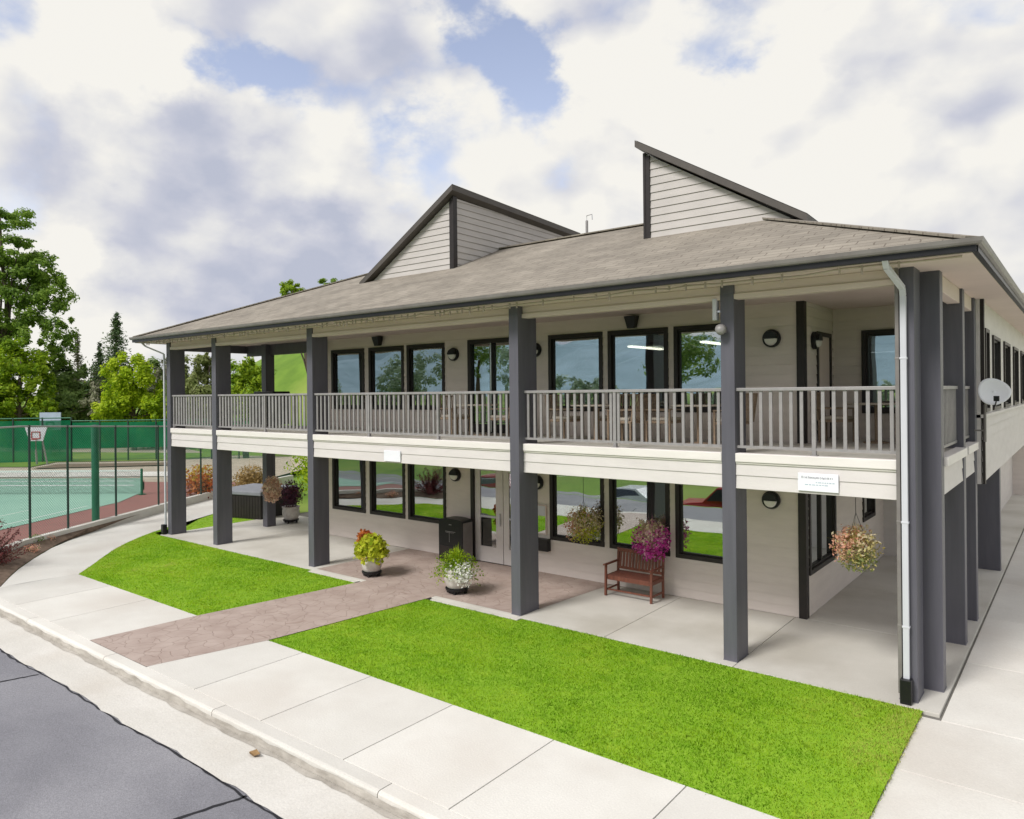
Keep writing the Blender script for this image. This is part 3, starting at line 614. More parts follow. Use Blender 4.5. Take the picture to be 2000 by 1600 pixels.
# walkway of stamped concrete and its bay inside the porch
mb = MB()
mb.add([(-11.55, -5.615, .002), (-9.51, -5.615, .002), (-9.05, -3.76, .002), (-8.64, -.2, .002), (-10.8, -.2, .002), (-11.39, -3.76, .002)], [(0, 1, 2, 3, 4, 5)])
mb.add([(-12.62, -.08, .004), (-6.42, -.08, .004), (-6.15, 2.84, .004), (-12.45, 2.84, .004)], [(0, 1, 2, 3)])
mb.add([(-10.8, -.2, .002), (-8.64, -.2, .002), (-8.64, -.08, .002), (-10.8, -.08, .002)], [(0, 1, 2, 3)])
struct('walkway', mb, M['stamped'])
mb = MB()
for a, b in ((-20.15, -17.5), (-17.49, -13.0), (-12.99, -6.4), (-6.39, -4.52), (-4.51, -2.25), (-2.24, .50)):
    if (a, b) == (-12.99, -6.4): mb.box(a, b, -.20, 2.84, -.08, 0)
    else: mb.box(a, b, -.20, 2.86, -.08, 0)
mb.box(-2.05, .50, 2.87, 5.6, -.08, 0); mb.box(-2.05, .50, 5.61, 9.4, -.08, 0); mb.box(-20.15, -16.0, 2.87, 4.4, -.08, 0); mb.box(-.36, .50, 9.41, 28, -.08, 0)
mb.box(-12.62, -10.9, -.34, -.205, -.08, .0); mb.box(-8.55, -6.3, -.34, -.205, -.08, .0)
struct('porch_floor', mb, M['concrete_porch'], bevel=.006)
mb = MB(); 
for y0, y1 in ((-12, -5.7), (-5.69, -4.6), (-4.59, -1.96), (-1.95, -.31), (-.30, 2.2), (2.21, 5), (5.01, 8), (8.01, 12), (12.01, 20), (20.01, 29)):
    for x0, x1 in ((.30 if y1 < 0 else .53, 3.2), (3.21, 9)): mb.box(x0, x1, y0, y1, -.12, -.035)
struct('side_pavement', mb, M['concrete'], bevel=.008)
mb = MB(); mb.box(-60, 40, -19, -11.6, -1.7, -1.60); struct('car_park', mb, M['asphalt'])

# lawns: soil sheet plus blades
LEFT = LAWN_L[:] + [(-20.2, -.22), (-10.82, -.22), (-11.41, -3.74)]
LEFT = LAWN_L[:] + [(-21.0, .62), (-20.6, -.15), (-20.2, -.22), (-12.66, -.22), (-12.6, -.36), (-10.85, -.36), (-11.41, -3.763)]
RIGHT = [(-9.04, -3.763), (-8.66, -.36), (-6.28, -.36), (-6.26, -.22), (.31, -.195), (.31, -3.763)]
STRIP = [(-21.9, 2.0), (-20.2, .3), (-20.2, 4.6), (-23.2, 4.6), (-22.6, 3.0)]
BACK = [(-40, 12), (-30, 8.0), (-26, 7.4), (-24.1, 7.6), (-23.3, 4.8), (-16.2, 4.8), (-16.2, 26), (-40, 26)]
def inpoly(P, poly):
    x, y = P[:, 0], P[:, 1]; r = np.zeros(len(P), bool); n = len(poly)
    for i in range(n):
        x0, y0 = poly[i]; x1, y1 = poly[(i+1) % n]
        c = ((y0 > y) != (y1 > y)) & (x < (x1-x0)*(y-y0)/((y1-y0)+1e-12)+x0); r ^= c
    return r
for nm, poly, dens, hh in (('left', LEFT, 3000, .030), ('right', RIGHT, 5500, .030), ('strip', STRIP, 500, .05)):
    mb = MB(); n = len(poly); mb.add([(x, y, -.008) for x, y in poly], [tuple(range(n))]); struct('lawn_soil', mb, M['soilgreen'])
    pa = np.array(poly); lo_, hi_ = pa.min(0)-.03, pa.max(0)+.03; rng = np.random.default_rng(len(nm))
    cnt = int((hi_-lo_).prod()*dens); P = rng.uniform(lo_, hi_, (cnt, 2))
    cx = pa.mean(0); shr = cx + (P-cx)*0.997; P = P[inpoly(shr+rng.normal(0, .012, shr.shape), poly)]; n = len(P)
    patch = .5+.5*np.sin(P[:, 0]*2.1+np.sin(P[:, 1]*1.7)*2)*np.sin(P[:, 1]*2.6+P[:, 0]*.7)
    H_ = hh*rng.uniform(.45, 1.1, n)*(.8+.35*patch); a = rng.uniform(0, 6.28, n); w = rng.uniform(.003, .006, n)*(1.0 if nm != 'left' else 1.4); ln = rng.normal(0, .5, (n, 2))*H_[:, None]
    c, s_ = np.cos(a)*w, np.sin(a)*w; V = np.zeros((n, 3, 3))
    V[:, 0] = np.stack([P[:, 0]-c, P[:, 1]-s_, np.full(n, -.012)], 1); V[:, 1] = np.stack([P[:, 0]+c, P[:, 1]+s_, np.full(n, -.012)], 1)
    V[:, 2] = np.stack([P[:, 0]+ln[:, 0], P[:, 1]+ln[:, 1], H_-.012], 1)
    me = bpy.data.meshes.new('grass'); me.vertices.add(3*n); me.vertices.foreach_set('co', V.astype(np.float32).ravel())
    me.loops.add(3*n); me.loops.foreach_set('vertex_index', np.arange(3*n, dtype=np.int32)); me.polygons.add(n)
    me.polygons.foreach_set('loop_start', np.arange(0, 3*n, 3, dtype=np.int32)); me.polygons.foreach_set('loop_total', np.full(n, 3, dtype=np.int32))
    me.materials.append(M['lawn']); me.update(calc_edges=True)
    # light the turf like turf: blades share the up normal
    me.normals_split_custom_set_from_vertices([(0, 0, 1)]*(3*n)) 
    o = bpy.data.objects.new('grass', me); COL.objects.link(o)
    tag(o, {'left': 'short bright green lawn left of the pinkish walk', 'right': 'short bright green lawn between the porch and the sidewalk', 'strip': 'thin strip of green grass beyond the left end of the porch'}[nm], 'grass', kind='stuff')

# ------------------------------------------------------------------ the clubhouse
H = thing('clubhouse', (0, 0, 0), 'two storey beige lap sided clubhouse with grey columns, long balcony and two wedge roof popups', 'building')
ZS, ZB, ZC = 3.24, 2.69, 5.82         # deck top, fascia bottom, ceiling
YW, XW = 2.85, -2.05                  # front wall plane, side wall plane
def col(x0, x1, y0, y1, z1=5.86):
    mb = MB(); mb.box(x0, x1, y0, y1, -.01, z1); mb.box(x0-.006, x1+.006, y0-.006, y1+.006, -.01, .012)
    return mb.build('column', M['column'], H, bevel=.008)
CX = [-20.05, -17.46, -13.05, -6.60, -2.47, 0.0]
for i, x in enumerate(CX): col(x, x+.22, 0 if i not in (3,) else -.12, .47)
for y0 in (.60, 2.95, 4.52): col(-.06, .44, y0, y0+.25)
col(-.06, .44, 9.1, 9.35, 2.6)
col(-18.80, -18.56, 2.46, 2.78)
# deck slab and fascia bays
mb = MB(); mb.box(-20.0, .0, .10, .86, 2.95, ZS-.02); mb.box(-20.0, .40, .86, YW-.02, 2.95, ZS-.02); mb.box(XW+.02, .40, YW-.02, 4.78, 2.95, ZS-.02); mb.build('deck', M['concrete_porch'], H)
mb = MB(); mb.box(-20.0, .0, .10, .86, 2.92, 2.948); mb.box(-20.0, .40, .86, YW-.02, 2.92, 2.948); mb.box(XW+.02, .40, YW, 9.4, 2.80, 2.83); mb.build('porch_ceiling', M['soffit'], H)
for i in range(5):
    a, b = CX[i]+.22, CX[i+1]; mb = MB(); mb.box(a, b, .035, .10, ZB, 3.10); lap(mb, [(a, ZB), (b, ZB), (b, 3.10), (a, 3.10)], 'f', .034, .205, .014, ZB)
    f = mb.build('fascia', M['siding_light'], H)
    mb = MB(); mb.box(a, b, -.01, .16, 3.105, ZS); mb.box(a, b, .01, .12, 3.075, 3.103); mb.build('cap', M['cap'], f, bevel=.01)
for y0, y1 in ((.85, 2.95), (3.20, 4.52)):
    mb = MB(); mb.box(.36, .41, y0, y1, ZB, 3.10); lap(mb, [(y0, ZB), (y1, ZB), (y1, 3.10), (y0, 3.10)], 'r', .412, .205, .014, ZB)
    f = mb.build('fascia', M['siding_light'], H); mb = MB(); mb.box(.32, .49, y0, y1, 3.105, ZS); mb.build('cap', M['cap'], f, bevel=.01)
mb = MB(); mb.box(-20.03, -19.97, .47, 2.9, ZB, 3.10); mb.box(-20.1, -19.9, .47, 2.9, 3.105, ZS); mb.build('fascia', M['siding_light'], H)
mb = MB(); mb.box(-19.97, -15.9, 2.80, 2.86, ZB, ZS); mb.build('fascia', M['siding_light'], H)
# header beams under the eave
for i in range(5):
    a, b = CX[i]+.22, CX[i+1]; mb = MB(); mb.box(a, b, .03, .20, 5.62, 5.838); mb.box(a, b, .00, .03, 5.62, 5.70); mb.build('header_beam', M['header'], H, bevel=.006)
mb = MB(); mb.box(.22, .40, .85, 2.95, 5.60, 5.838); mb.box(.22, .40, 3.2, 4.52, 5.60, 5.838); mb.build('header_beam', M['header'], H, bevel=.006)
mb = MB(); mb.box(-20.05, -19.88, .47, 2.9, 5.60, 5.838); mb.build('header_beam', M['column'], H); mb = MB(); mb.box(-19.88, -15.9, 2.62, 2.80, 5.50, 5.838); mb.build('header_beam', M['column'], H)
mb = MB(); mb.box(-20.65, .95, -.62, 10.9, 5.84, 5.855); mb.box(-16, .95, 10.9, 24, 5.84, 5.855); mb.build('soffit', M['soffit'], H)

# walls with openings
WX = [(-15.72, -14.24), (-14.04, -12.61), (-12.48, -11.08), (-7.77, -6.32), (-6.18, -4.75), (-4.62, -3.19)]
UZ, LZ = (3.78, 5.53), (.80, 2.52)
ops = [(a+.05, b-.05, UZ[0]+.05, UZ[1]-.05) for a, b in WX] + [(a+.05, b-.05, LZ[0]+.05, LZ[1]-.05) for a, b in WX]
ops += [(-10.25, -8.75, 3.22, 5.54), (-10.10, -8.25, 0.0, 2.5)]
mb = MB()
for a, b, c, d in rects(-15.95, XW, 0, ZC+.03, ops):
    mb.box(a, b, YW+.002, YW+.16, c, d); lap(mb, [(a, c), (b, c), (b, d), (a, d)], 'f', YW, .18, .012)
mb.build('front_wall', M['siding'], H)
opr = [(3.70, 4.55, 3.24, 5.27), (3.06, 4.80, .82, 2.5), (7.2, 8.3, 1.2, 2.5)]
mb = MB()
for a, b, c, d in rects(YW+.16, 24, 0, 2.83, opr) + rects(YW+.16, 4.8, 2.83, ZC+.03, opr):
    mb.box(XW-.16, XW-.002, a, b, c, d); lap(mb, [(a, c), (b, c), (b, d), (a, d)], 'r', XW, .18, .012)
mb.build('side_wall', M['siding'], H)
opb = [(-1.45, -.1, 3.78, 5.33)]
mb = MB()
for a, b, c, d in rects(XW+.01, .36, 2.83, ZC+.03, opb):
    mb.box(a, b, 4.802, 4.95, c, d); lap(mb, [(a, c), (b, c), (b, d), (a, d)], 'f', 4.80, .18, .012)
mb.build('porch_end_wall', M['siding'], H)
# upper storey side wing, flush with the columns
opw = [(5.5, 6.15, 3.75, 5.35), (7.0, 8.5, 3.75, 5.3), (9.6, 11.2, 3.75, 5.3), (12.4, 14.0, 3.75, 5.3), (15.2, 16.8, 3.75, 5.3)]
mb = MB()
for a, b, c, d in rects(4.80, 24, 2.45, ZC+.03, opw):
    mb.box(.36, .498, a, b, c, d)
    if c < 3.7: lap(mb, [(a, c), (b, c), (b, min(d, 3.66)), (a, min(d, 3.66))], 'r', .50, .2, .022, 2.45, gap=.014)
mb.box(.36, .55, 4.8, 24, 3.66, 3.72)
mb.build('wing_wall', M['siding_light'], H)
mb = MB(); mb.box(-.36, -.30, 9.40, 24, -.1, 2.50); mb.box(XW, -.30, 9.36, 9.40, 0, 2.82); mb.box(-2.0, .36, 4.95, 24, 2.46, 2.50); mb.build('wing_underside', M['siding_light'], H)
for yy in (4.83,):
    mb = MB(); mb.box(.50, .56, yy, yy+.13, 2.45, 5.84); mb.build('corner_board', M['trim'], H)
mb = MB(); mb.box(XW-.12, XW+.02, YW-.03, YW+.13, 0, ZC+.02); mb.build('corner_board', M['trim'], H)
mb = MB(); mb.box(-15.99, -15.93, YW-.03, YW+.13, 0, ZC+.02); mb.build('corner_board', M['siding_light'], H)
mb = MB(); mb.box(-15.95, -15.80, YW+.16, 24, 0, ZC); mb.build('left_wall', M['siding'], H)
mb = MB(); mb.box(-15.8, .36, 23.9, 24, 0, ZC); mb.build('rear_wall', M['siding'], H)

def window(a, b, c, d, plane, face='f', glass='glass', blind=True, mull=False, parent=None, fw=.085):
    """dark frame, inner sash, pane and a rolled blind"""
    def bx(mb, u0, u1, z0, z1, o0, o1):
        if face == 'f': mb.box(u0, u1, plane-o1, plane-o0, z0, z1)
        else: mb.box(plane+o0, plane+o1, u0, u1, z0, z1)
    mb = MB()
    for r_ in ((a, b, d-fw, d), (a, b, c, c+fw), (a, a+fw, c+fw, d-fw), (b-fw, b, c+fw, d-fw)): bx(mb, *r_, -.10, .035)
    i0, i1, j0, j1 = a+fw, b-fw, c+fw, d-fw; s_ = .035
    for r_ in ((i0, i1, j1-s_, j1), (i0, i1, j0, j0+s_), (i0, i0+s_, j0+s_, j1-s_), (i1-s_, i1, j0+s_, j1-s_)): bx(mb, *r_, -.09, -.02)
    if mull: m_ = (a+b)/2; bx(mb, m_-.03, m_+.03, j0+s_, j1-s_, -.085, -.015)
    w = mb.build('window', M['trim'], parent or H)
    mb = MB(); bx(mb, i0+s_, i1-s_, j0+s_, j1-s_, -.062, -.055); mb.build('pane', M[glass], w)
    if blind:
        mb = MB(); bx(mb, i0+.05, i1-.05, j1-.19, j1-.04, -.16, -.11); mb.build('blind', M['blind'], w)
    return w
for k, (a, b) in enumerate(WX):
    window(a, b, *UZ, YW, glass='glass_up'); window(a, b, *LZ, YW, blind=False)
window(3.02, 4.84, .76, 2.55, XW, 'r', blind=False, mull=True); window(7.15, 8.35, 1.15, 2.55, XW, 'r', blind=False)
window(-1.50, -.05, 3.73, 5.38, 4.80, glass='glass_up')
for a, b, c, d in opw: window(a-.02, b+.02, c, d, .50, 'r', glass='glass_up', blind=False, fw=.07)
# balcony glass doors
mb = MB(); x0, x1, z0, z1 = -10.27, -8.73, 3.24, 5.55
for r_ in ((x0, x1, z1-.11, z1), (x0, x0+.1, z0, z1-.11), (x1-.1, x1, z0, z1-.11), (-9.54, -9.46, z0, z1-.11)): mb.box(r_[0], r_[1], YW-.035, YW+.1, r_[2], r_[3])
for r_ in ((x0+.1, -9.54, z0, z0+.2), (-9.46, x1-.1, z0, z0+.2)): mb.box(r_[0], r_[1], YW+.02, YW+.08, r_[2], r_[3])
dr = mb.build('door', M['trim'], H); mb = MB(); mb.box(x0+.1, -9.54, YW+.045, YW+.055, z0+.2, z1-.11); mb.box(-9.46, x1-.1, YW+.045, YW+.055, z0+.2, z1-.11); mb.build('pane', M['glass_up'], dr)
mb = MB(); mb.box(-9.62, -9.40, YW-.06, YW-.02, 4.18, 4.24); mb.box(-9.52, -9.48, YW-.045, YW-.036, 3.24, 5.44); mb.build('handle', M['chrome'], dr)
# ground floor entrance: beige doors with tall lights in a dark surround
mb = MB(); mb.box(-10.20, -10.10, YW-.05, YW+.1, 0, 2.6); mb.box(-8.25, -8.17, YW-.05, YW+.1, 0, 2.6); mb.box(-10.10, -8.25, YW-.04, YW+.1, 2.46, 2.6)
ent = mb.build('door_frame', M['trim'], H)
for x0 in (-10.09, -9.17):
    x1 = x0+.90; mb = MB(); gx0, gx1, gz0, gz1 = x0+.17, x1-.22, .40, 2.28
    for r_ in ((x0, gx0, .02, 2.45), (gx1, x1, .02, 2.45), (gx0, gx1, .02, gz0), (gx0, gx1, gz1, 2.45)): mb.box(r_[0], r_[1], YW+.0, YW+.05, r_[2], r_[3])
    d_ = mb.build('door', M['siding_light'], H); mb = MB(); mb.box(gx0, gx1, YW+.02, YW+.03, gz0, gz1); mb.build('pane', M['glass'], d_)
    mb = MB(); mb.box(gx0, gx1, YW-.01, YW+.01, 1.12, 1.17); mb.box(x1-.10, x1-.06, YW-.06, YW-.02, .95, 1.25); mb.box(x1-.10, x1-.06, YW-.03, YW+.0, 1.08, 1.12); mb.build('handle', M['white'], d_)
# side balcony door
mb = MB(); mb.box(XW-.02, XW+.035, 3.64, 3.72, 3.24, 5.33); mb.box(XW-.02, XW+.035, 4.53, 4.61, 3.24, 5.33); mb.box(XW-.02, XW+.035, 3.72, 4.53, 5.25, 5.33)
dd = mb.build('door_frame', M['trim'], H); mb = MB(); mb.box(XW-.03, XW+.005, 3.72, 4.53, 3.25, 5.25); mb.box(XW+.005, XW+.02, 3.80, 4.45, 3.45, 4.1); mb.build('door', M['header'], H)

# rooms behind the glass
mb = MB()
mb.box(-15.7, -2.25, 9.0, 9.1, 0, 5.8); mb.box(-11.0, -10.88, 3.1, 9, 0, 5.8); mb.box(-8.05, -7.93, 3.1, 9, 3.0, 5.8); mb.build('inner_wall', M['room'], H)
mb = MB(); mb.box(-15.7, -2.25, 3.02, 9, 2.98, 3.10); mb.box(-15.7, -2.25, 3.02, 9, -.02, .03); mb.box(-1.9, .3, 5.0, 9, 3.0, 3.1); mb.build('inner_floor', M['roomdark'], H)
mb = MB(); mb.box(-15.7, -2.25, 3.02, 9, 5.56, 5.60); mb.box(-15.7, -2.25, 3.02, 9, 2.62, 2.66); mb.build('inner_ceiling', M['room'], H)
for (xa, ya, xb, yb) in ((1098, 684, 1170, 692), (1230, 677, 1292, 686), (1372, 668, 1420, 676), (824, 697, 862, 703), (928, 676, 955, 678), (928, 698, 955, 701)):
    p = ony(xa, ya, 3.9); q = onx(xb, yb, p[0]); y2 = min(8.3, max(4.6, q[1])); mb = MB(); mb.bar((p[0], 3.9, p[2]), (p[0], y2, p[2]), .12, .035)
    lt = mb.build('ceiling_light', M['strip'], H); mb = MB(); mb.bar((p[0], 3.9, p[2]+.05), (p[0], y2, p[2]+.05), .16, .045)
    for yy in (4.0, y2-.1): mb.tube([(p[0], yy, p[2]+.06), (p[0], yy, 5.56)], .008, 5)
    mb.build('housing', M['blind'], lt)
mb = MB()
for a, b in ((-15.55, -15.0), (-14.75, -14.35), (-13.9, -13.6)):
    n = 16; xs_ = np.linspace(a, b, n); vs = []
    for i, x in enumerate(xs_): vs += [(x, 3.12+.03*math.sin(i*2.1), 3.2), (x, 3.12+.03*math.sin(i*2.1), 5.4)]
    mb.add(vs, [(2*i, 2*i+2, 2*i+3, 2*i+1) for i in range(n-1)])
mb.build('curtain', M['curtain'], H)

# railings
def railing(x0, x1, posts, stuff=False):
    y = .085; mb = MB(); mb.box(x0, x1, y-.035, y+.035, 4.195, 4.245); r_ = mb.build('railing', M['rail'], H, bevel=.006)
    mb = MB(); mb.box(x0, x1, y-.02, y+.02, 3.315, 3.355); mb.build('bottom_rail', M['rail'], r_)
    for p in posts:
        mb = MB(); mb.box(p-.028, p+.028, y-.028, y+.028, ZS-.01, 4.195); mb.box(p-.05, p+.05, y-.05, y+.05, ZS-.01, ZS+.012); mb.build('post', M['rail'], r_)
    n = max(3, round((x1-x0)/.152)); xs_ = [x0+(x1-x0)*(i+.5)/n for i in range(n)]; xs_ = [x for x in xs_ if all(abs(x-p) > .05 for p in posts)]
    if stuff:
        mb = MB(); [mb.box(x-.036, x+.036, y-.012, y+.012, 3.355, 4.195) for x in xs_]; o = mb.build('balusters', M['rail'], r_); o['kind'] = 'stuff'
    else:
        mb = MB(); mb.box(-.024, .024, -.012, .012, 3.355, 4.195); b0 = None
        for x in xs_:
            if b0 is None: b0 = mb.build('baluster', M['rail'], r_, loc=(x, y, 0)); continue
            c = b0.copy(); COL.objects.link(c); c.parent = r_; c.location = (x, y, 0)
    return r_
railing(-19.83, -17.46, [-19.75], True); railing(-17.24, -13.05, [-14.96], True); railing(-12.83, -6.6, [-10.85, -8.67]); railing(-6.38, -2.47, [-4.42]); railing(-2.25, 0.0, [-1.1])
def side_railing(x, y0, y1):
    mb = MB(); mb.box(x-.035, x+.035, y0, y1, 4.195, 4.245); r_ = mb.build('railing', M['rail'], H)
    mb = MB(); mb.box(x-.02, x+.02, y0, y1, 3.315, 3.355); mb.build('bottom_rail', M['rail'], r_)
    mb = MB(); n = round((y1-y0)/.13); [mb.box(x-.012, x+.012, y0+(y1-y0)*(i+.5)/n-.019, y0+(y1-y0)*(i+.5)/n+.019, 3.355, 4.195) for i in range(n)]; o = mb.build('balusters', M['rail'], r_); o['kind'] = 'stuff'
side_railing(.33, .85, 2.95); side_railing(.33, 3.2, 4.52); side_railing(-19.95, .47, 2.5)
mb = MB(); mb.box(-19.9, -15.95, 2.70, 2.76, 4.195, 4.245); r_ = mb.build('railing', M['rail'], H); mb = MB(); [mb.box(x-.015, x+.015, 2.72, 2.74, ZS, 4.195) for x in np.arange(-19.8, -16, .15)]; o = mb.build('balusters', M['rail'], r_); o['kind'] = 'stuff'

# roof: shingled hip with a flat top, eave at z 6
XL, XR, YE, SL, ZE = -20.70, .97, -.66, .40, 6.0
YR = 4.95; t = YR-YE; ZT = ZE+SL*t
def roofface(poly, ax_, ay_, org, nm='roof_slope'):
    mb = MB(); mb.add(poly, [tuple(range(len(poly)))]); o = mb.build(nm, M['roof'], RF); planar_uv(o, ax_, ay_, org); return o
mb = MB(); mb.box(XL+t, XR-t, YR, 20, ZT-.03, ZT-.001); mb.add([(XL+t, 11, ZT-.01), (XL+t, 11-.01, ZT-.01), (XL, 11.5, ZE), (XL+2, 16, ZE)], [(0, 1, 2, 3)])
RF = mb.build('roof', M['roof'], H); planar_uv(RF, (1, 0, 0), (0, 1, 0))
s_ = math.sqrt(1+SL*SL)
def seg_roof():
    roofface([(XL, YE, ZE), (XR, YE, ZE), (XR-t, YR, ZT), (XL+t, YR, ZT)], (1, 0, 0), (0, 1/s_, SL/s_), (0, YE, ZE))
    roofface([(XR, YE, ZE), (XR, 24.6, ZE), (XR-t, 20, ZT), (XR-t, YR, ZT)], (0, 1, 0), (-1/s_, 0, SL/s_), (XR, 0, ZE))
    roofface([(XL, 10.6, ZE), (XL, YE, ZE), (XL+t, YR, ZT), (XL+t, 10.6, ZT)], (0, 1, 0), (1/s_, 0, SL/s_), (XL, 0, ZE))
    roofface([(XL, 10.6, ZE), (XL+t, 10.6, ZT), (XL+t, 20, ZT), (-16, 24.6, ZE), (-16, 10.6, ZE)], (1, 0, 0), (0, 1, 0), (XL, 0, ZE))
seg_roof()
mb = MB()
for a, b in (((XR, YE, ZE), (XR-t, YR, ZT)), ((XL, YE, ZE), (XL+t, YR, ZT)), ((XL+t, YR, ZT), (XR-t, YR, ZT))): mb.bar(Vector(a)+Vector((0, 0, .015)), Vector(b)+Vector((0, 0, .015)), .22, .03)
rc = mb.build('ridge_cap', M['roof'], RF); planar_uv(rc, (1, 0, 0), (0, 1, 0))
# gutter profile swept along front and right eaves; board below it coloured black for the shade under the gutter
def gprof(): return [(0, .10), (0, .045), (.05, .035), (.085, .045), (.10, .07), (.11, .118), (.09, .118), (.08, .075), (.06, .055), (.02, .055), (.02, .10)]
def sweep(mb, path, prof):
    # path: list of (point, outward vector)
    n = len(prof); vs = []
    for p, ou in path: vs += [(p[0]+ou[0]*a, p[1]+ou[1]*a, p[2]+b) for a, b in prof]
    mb.add(vs, [(i*n+j, (i+1)*n+j, (i+1)*n+(j+1) % n, i*n+(j+1) % n) for i in range(len(path)-1) for j in range(n)] + [tuple(range(n)), tuple(range((len(path)-1)*n, len(path)*n))[::-1]])
mb = MB(); z = ZE-.115
sweep(mb, [((XL, 10.6, z), (-1, 0)), ((XL, YE, z), (-1, -1)), ((XR, YE, z), (1, -1)), ((XR, 24.5, z), (1, 0))], gprof())
mb.build('gutter', M['gutter'], RF)
mb = MB(); mb.box(XL-.03, XR+.03, YE-.045, YE+.03, 5.848, ZE-.075); mb.box(XR-.03, XR+.045, YE+.03, 24.5, 5.848, ZE-.075); mb.box(XL-.005, XL+.03, YE+.03, 10.6, 5.835, ZE-.02); mb.build('eave_shade_board', M['black'], RF)
# clips of a light string left under the eave
mb = MB(); rnd = random.Random(11); x = -20.3; wire = [(x, -.56, 5.825)]
while x < .7:
    h_ = rnd.uniform(.05, .12)
    if rnd.random() < .8: mb.box(x-.013, x+.013, -.57, -.55, 5.83-h_, 5.84)
    x += rnd.uniform(.10, .22) if x < -6 else rnd.uniform(.2, .5); wire.append((x, -.56, 5.825-rnd.uniform(0, .045)))
mb.tube(wire, .013, 4); mb.build('light_string', M['tan_gravel'], H)

# the two wedge popups
def popup(xc, xe, zp, ztip, side):
    """xc: tall corner, xe: low end; side=+1 when the tall side faces +X"""
    zr = ZE+SL*(3.0-YE); s1 = 1 if xe < xc else -1
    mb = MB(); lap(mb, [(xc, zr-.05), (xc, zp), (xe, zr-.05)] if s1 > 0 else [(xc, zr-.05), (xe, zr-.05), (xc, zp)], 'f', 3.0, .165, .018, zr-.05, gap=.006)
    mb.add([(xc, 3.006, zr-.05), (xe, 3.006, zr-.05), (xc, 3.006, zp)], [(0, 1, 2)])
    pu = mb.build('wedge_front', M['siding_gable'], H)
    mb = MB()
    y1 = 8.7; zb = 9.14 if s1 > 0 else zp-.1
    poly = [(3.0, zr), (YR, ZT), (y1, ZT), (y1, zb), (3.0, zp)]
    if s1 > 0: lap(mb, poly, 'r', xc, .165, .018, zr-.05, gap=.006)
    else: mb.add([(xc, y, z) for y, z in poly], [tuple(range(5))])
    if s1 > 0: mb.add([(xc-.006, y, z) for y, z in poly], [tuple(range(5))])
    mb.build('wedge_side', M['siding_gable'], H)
    mb = MB(); d_ = .05; sx = -d_ if s1 > 0 else d_
    mb.box(xc-.0 if s1 > 0 else xc-.05, xc+.05 if s1 > 0 else xc, 2.95, 3.10, zr-.06, zp+.02); mb.box(min(xc, xc+2*sx), max(xc, xc+2*sx), 2.96, 2.998, zr-.06, zp-.05) ; mb.build('corner_board', M['trim'], H)
    # roof slab with overhang: soffit, fascia
    a = np.array([xc+s1*.16, 2.80, ztip-.03]); slope = (ztip-zr)/abs(xc+s1*.16-(xe-s1*.33))
    L0 = abs(xc+s1*.16-(xe-s1*.33))
    b_ = np.array([xe-s1*.33, 2.80, zr-.05]); c_ = np.array([xc+s1*.16, y1+.15, zb+.17]); d2 = np.array([xe-s1*.33+0, y1+.15, zr-.05+zb+.17-ztip])
    th = np.array([0, 0, -.14]); V = [a, b_, d2, c_, a+th, b_+th, d2+th, c_+th]
    fs = [(0, 1, 2, 3), (7, 6, 5, 4), (0, 4, 5, 1), (1, 5, 6, 2), (2, 6, 7, 3), (3, 7, 4, 0)]
    mb = MB(); mb.add(V, fs); o = mb.build('wedge_roof', M['rake'], H)
    mb = MB(); up = np.array([0, 0, .012]); mb.add([a+up, b_+up, d2+up, c_+up], [(0, 1, 2, 3)]); o2 = mb.build('shingles', M['roof'], o); planar_uv(o2, (0, 1, 0), (1, 0, .3))
    return pu
popup(-10.88, -14.05, 9.30, 9.60, 1)
popup(-5.30, -2.28, 9.25, 9.56, -1)
# downpipes
def pipe(path, w, mat, boot=None):
    mb = MB(); [mb.bar(p, q, w, w*.8, up=(0, 1, 0) if abs(Vector(q).z-Vector(p).z) > .4 else (0, 0, 1)) for p, q in zip(path, path[1:])]
    for z in (1.0, 2.4, 4.6): 
        if path[-1][2] < z < path[-2][2]: mb.box(path[-1][0]-w*.62, path[-1][0]+w*.62, path[-1][1]-w*.45, path[-1][1]+w*.5, z, z+.03)
    o = mb.build('downpipe', mat, H, bevel=.006)
    if boot:
        mb = MB(); mb.box(boot[0]-.07, boot[0]+.07, boot[1]-.07, boot[1]+.06, 0, boot[2]); mb.build('pipe_boot', M['black'], o, bevel=.01)
pipe([(0.0, -.66, 5.88), (0.0, -.55, 5.78), (.10, -.10, 5.55), (.10, -.06, 5.45), (.10, -.06, .30)], .075, M['white'], (.10, -.08, .33))
pipe([(.02, -.02, 5.84), (.02, -.035, 5.5), (.02, -.035, .10)], .05, M['gutter'])
pipe([(-20.45, -.6, 5.88), (-20.3, -.5, 5.72), (-20.10, -.05, 5.50), (-20.10, -.045, 5.3), (-20.10, -.045, .25)], .055, M['white'], (-20.12, -.08, .30))

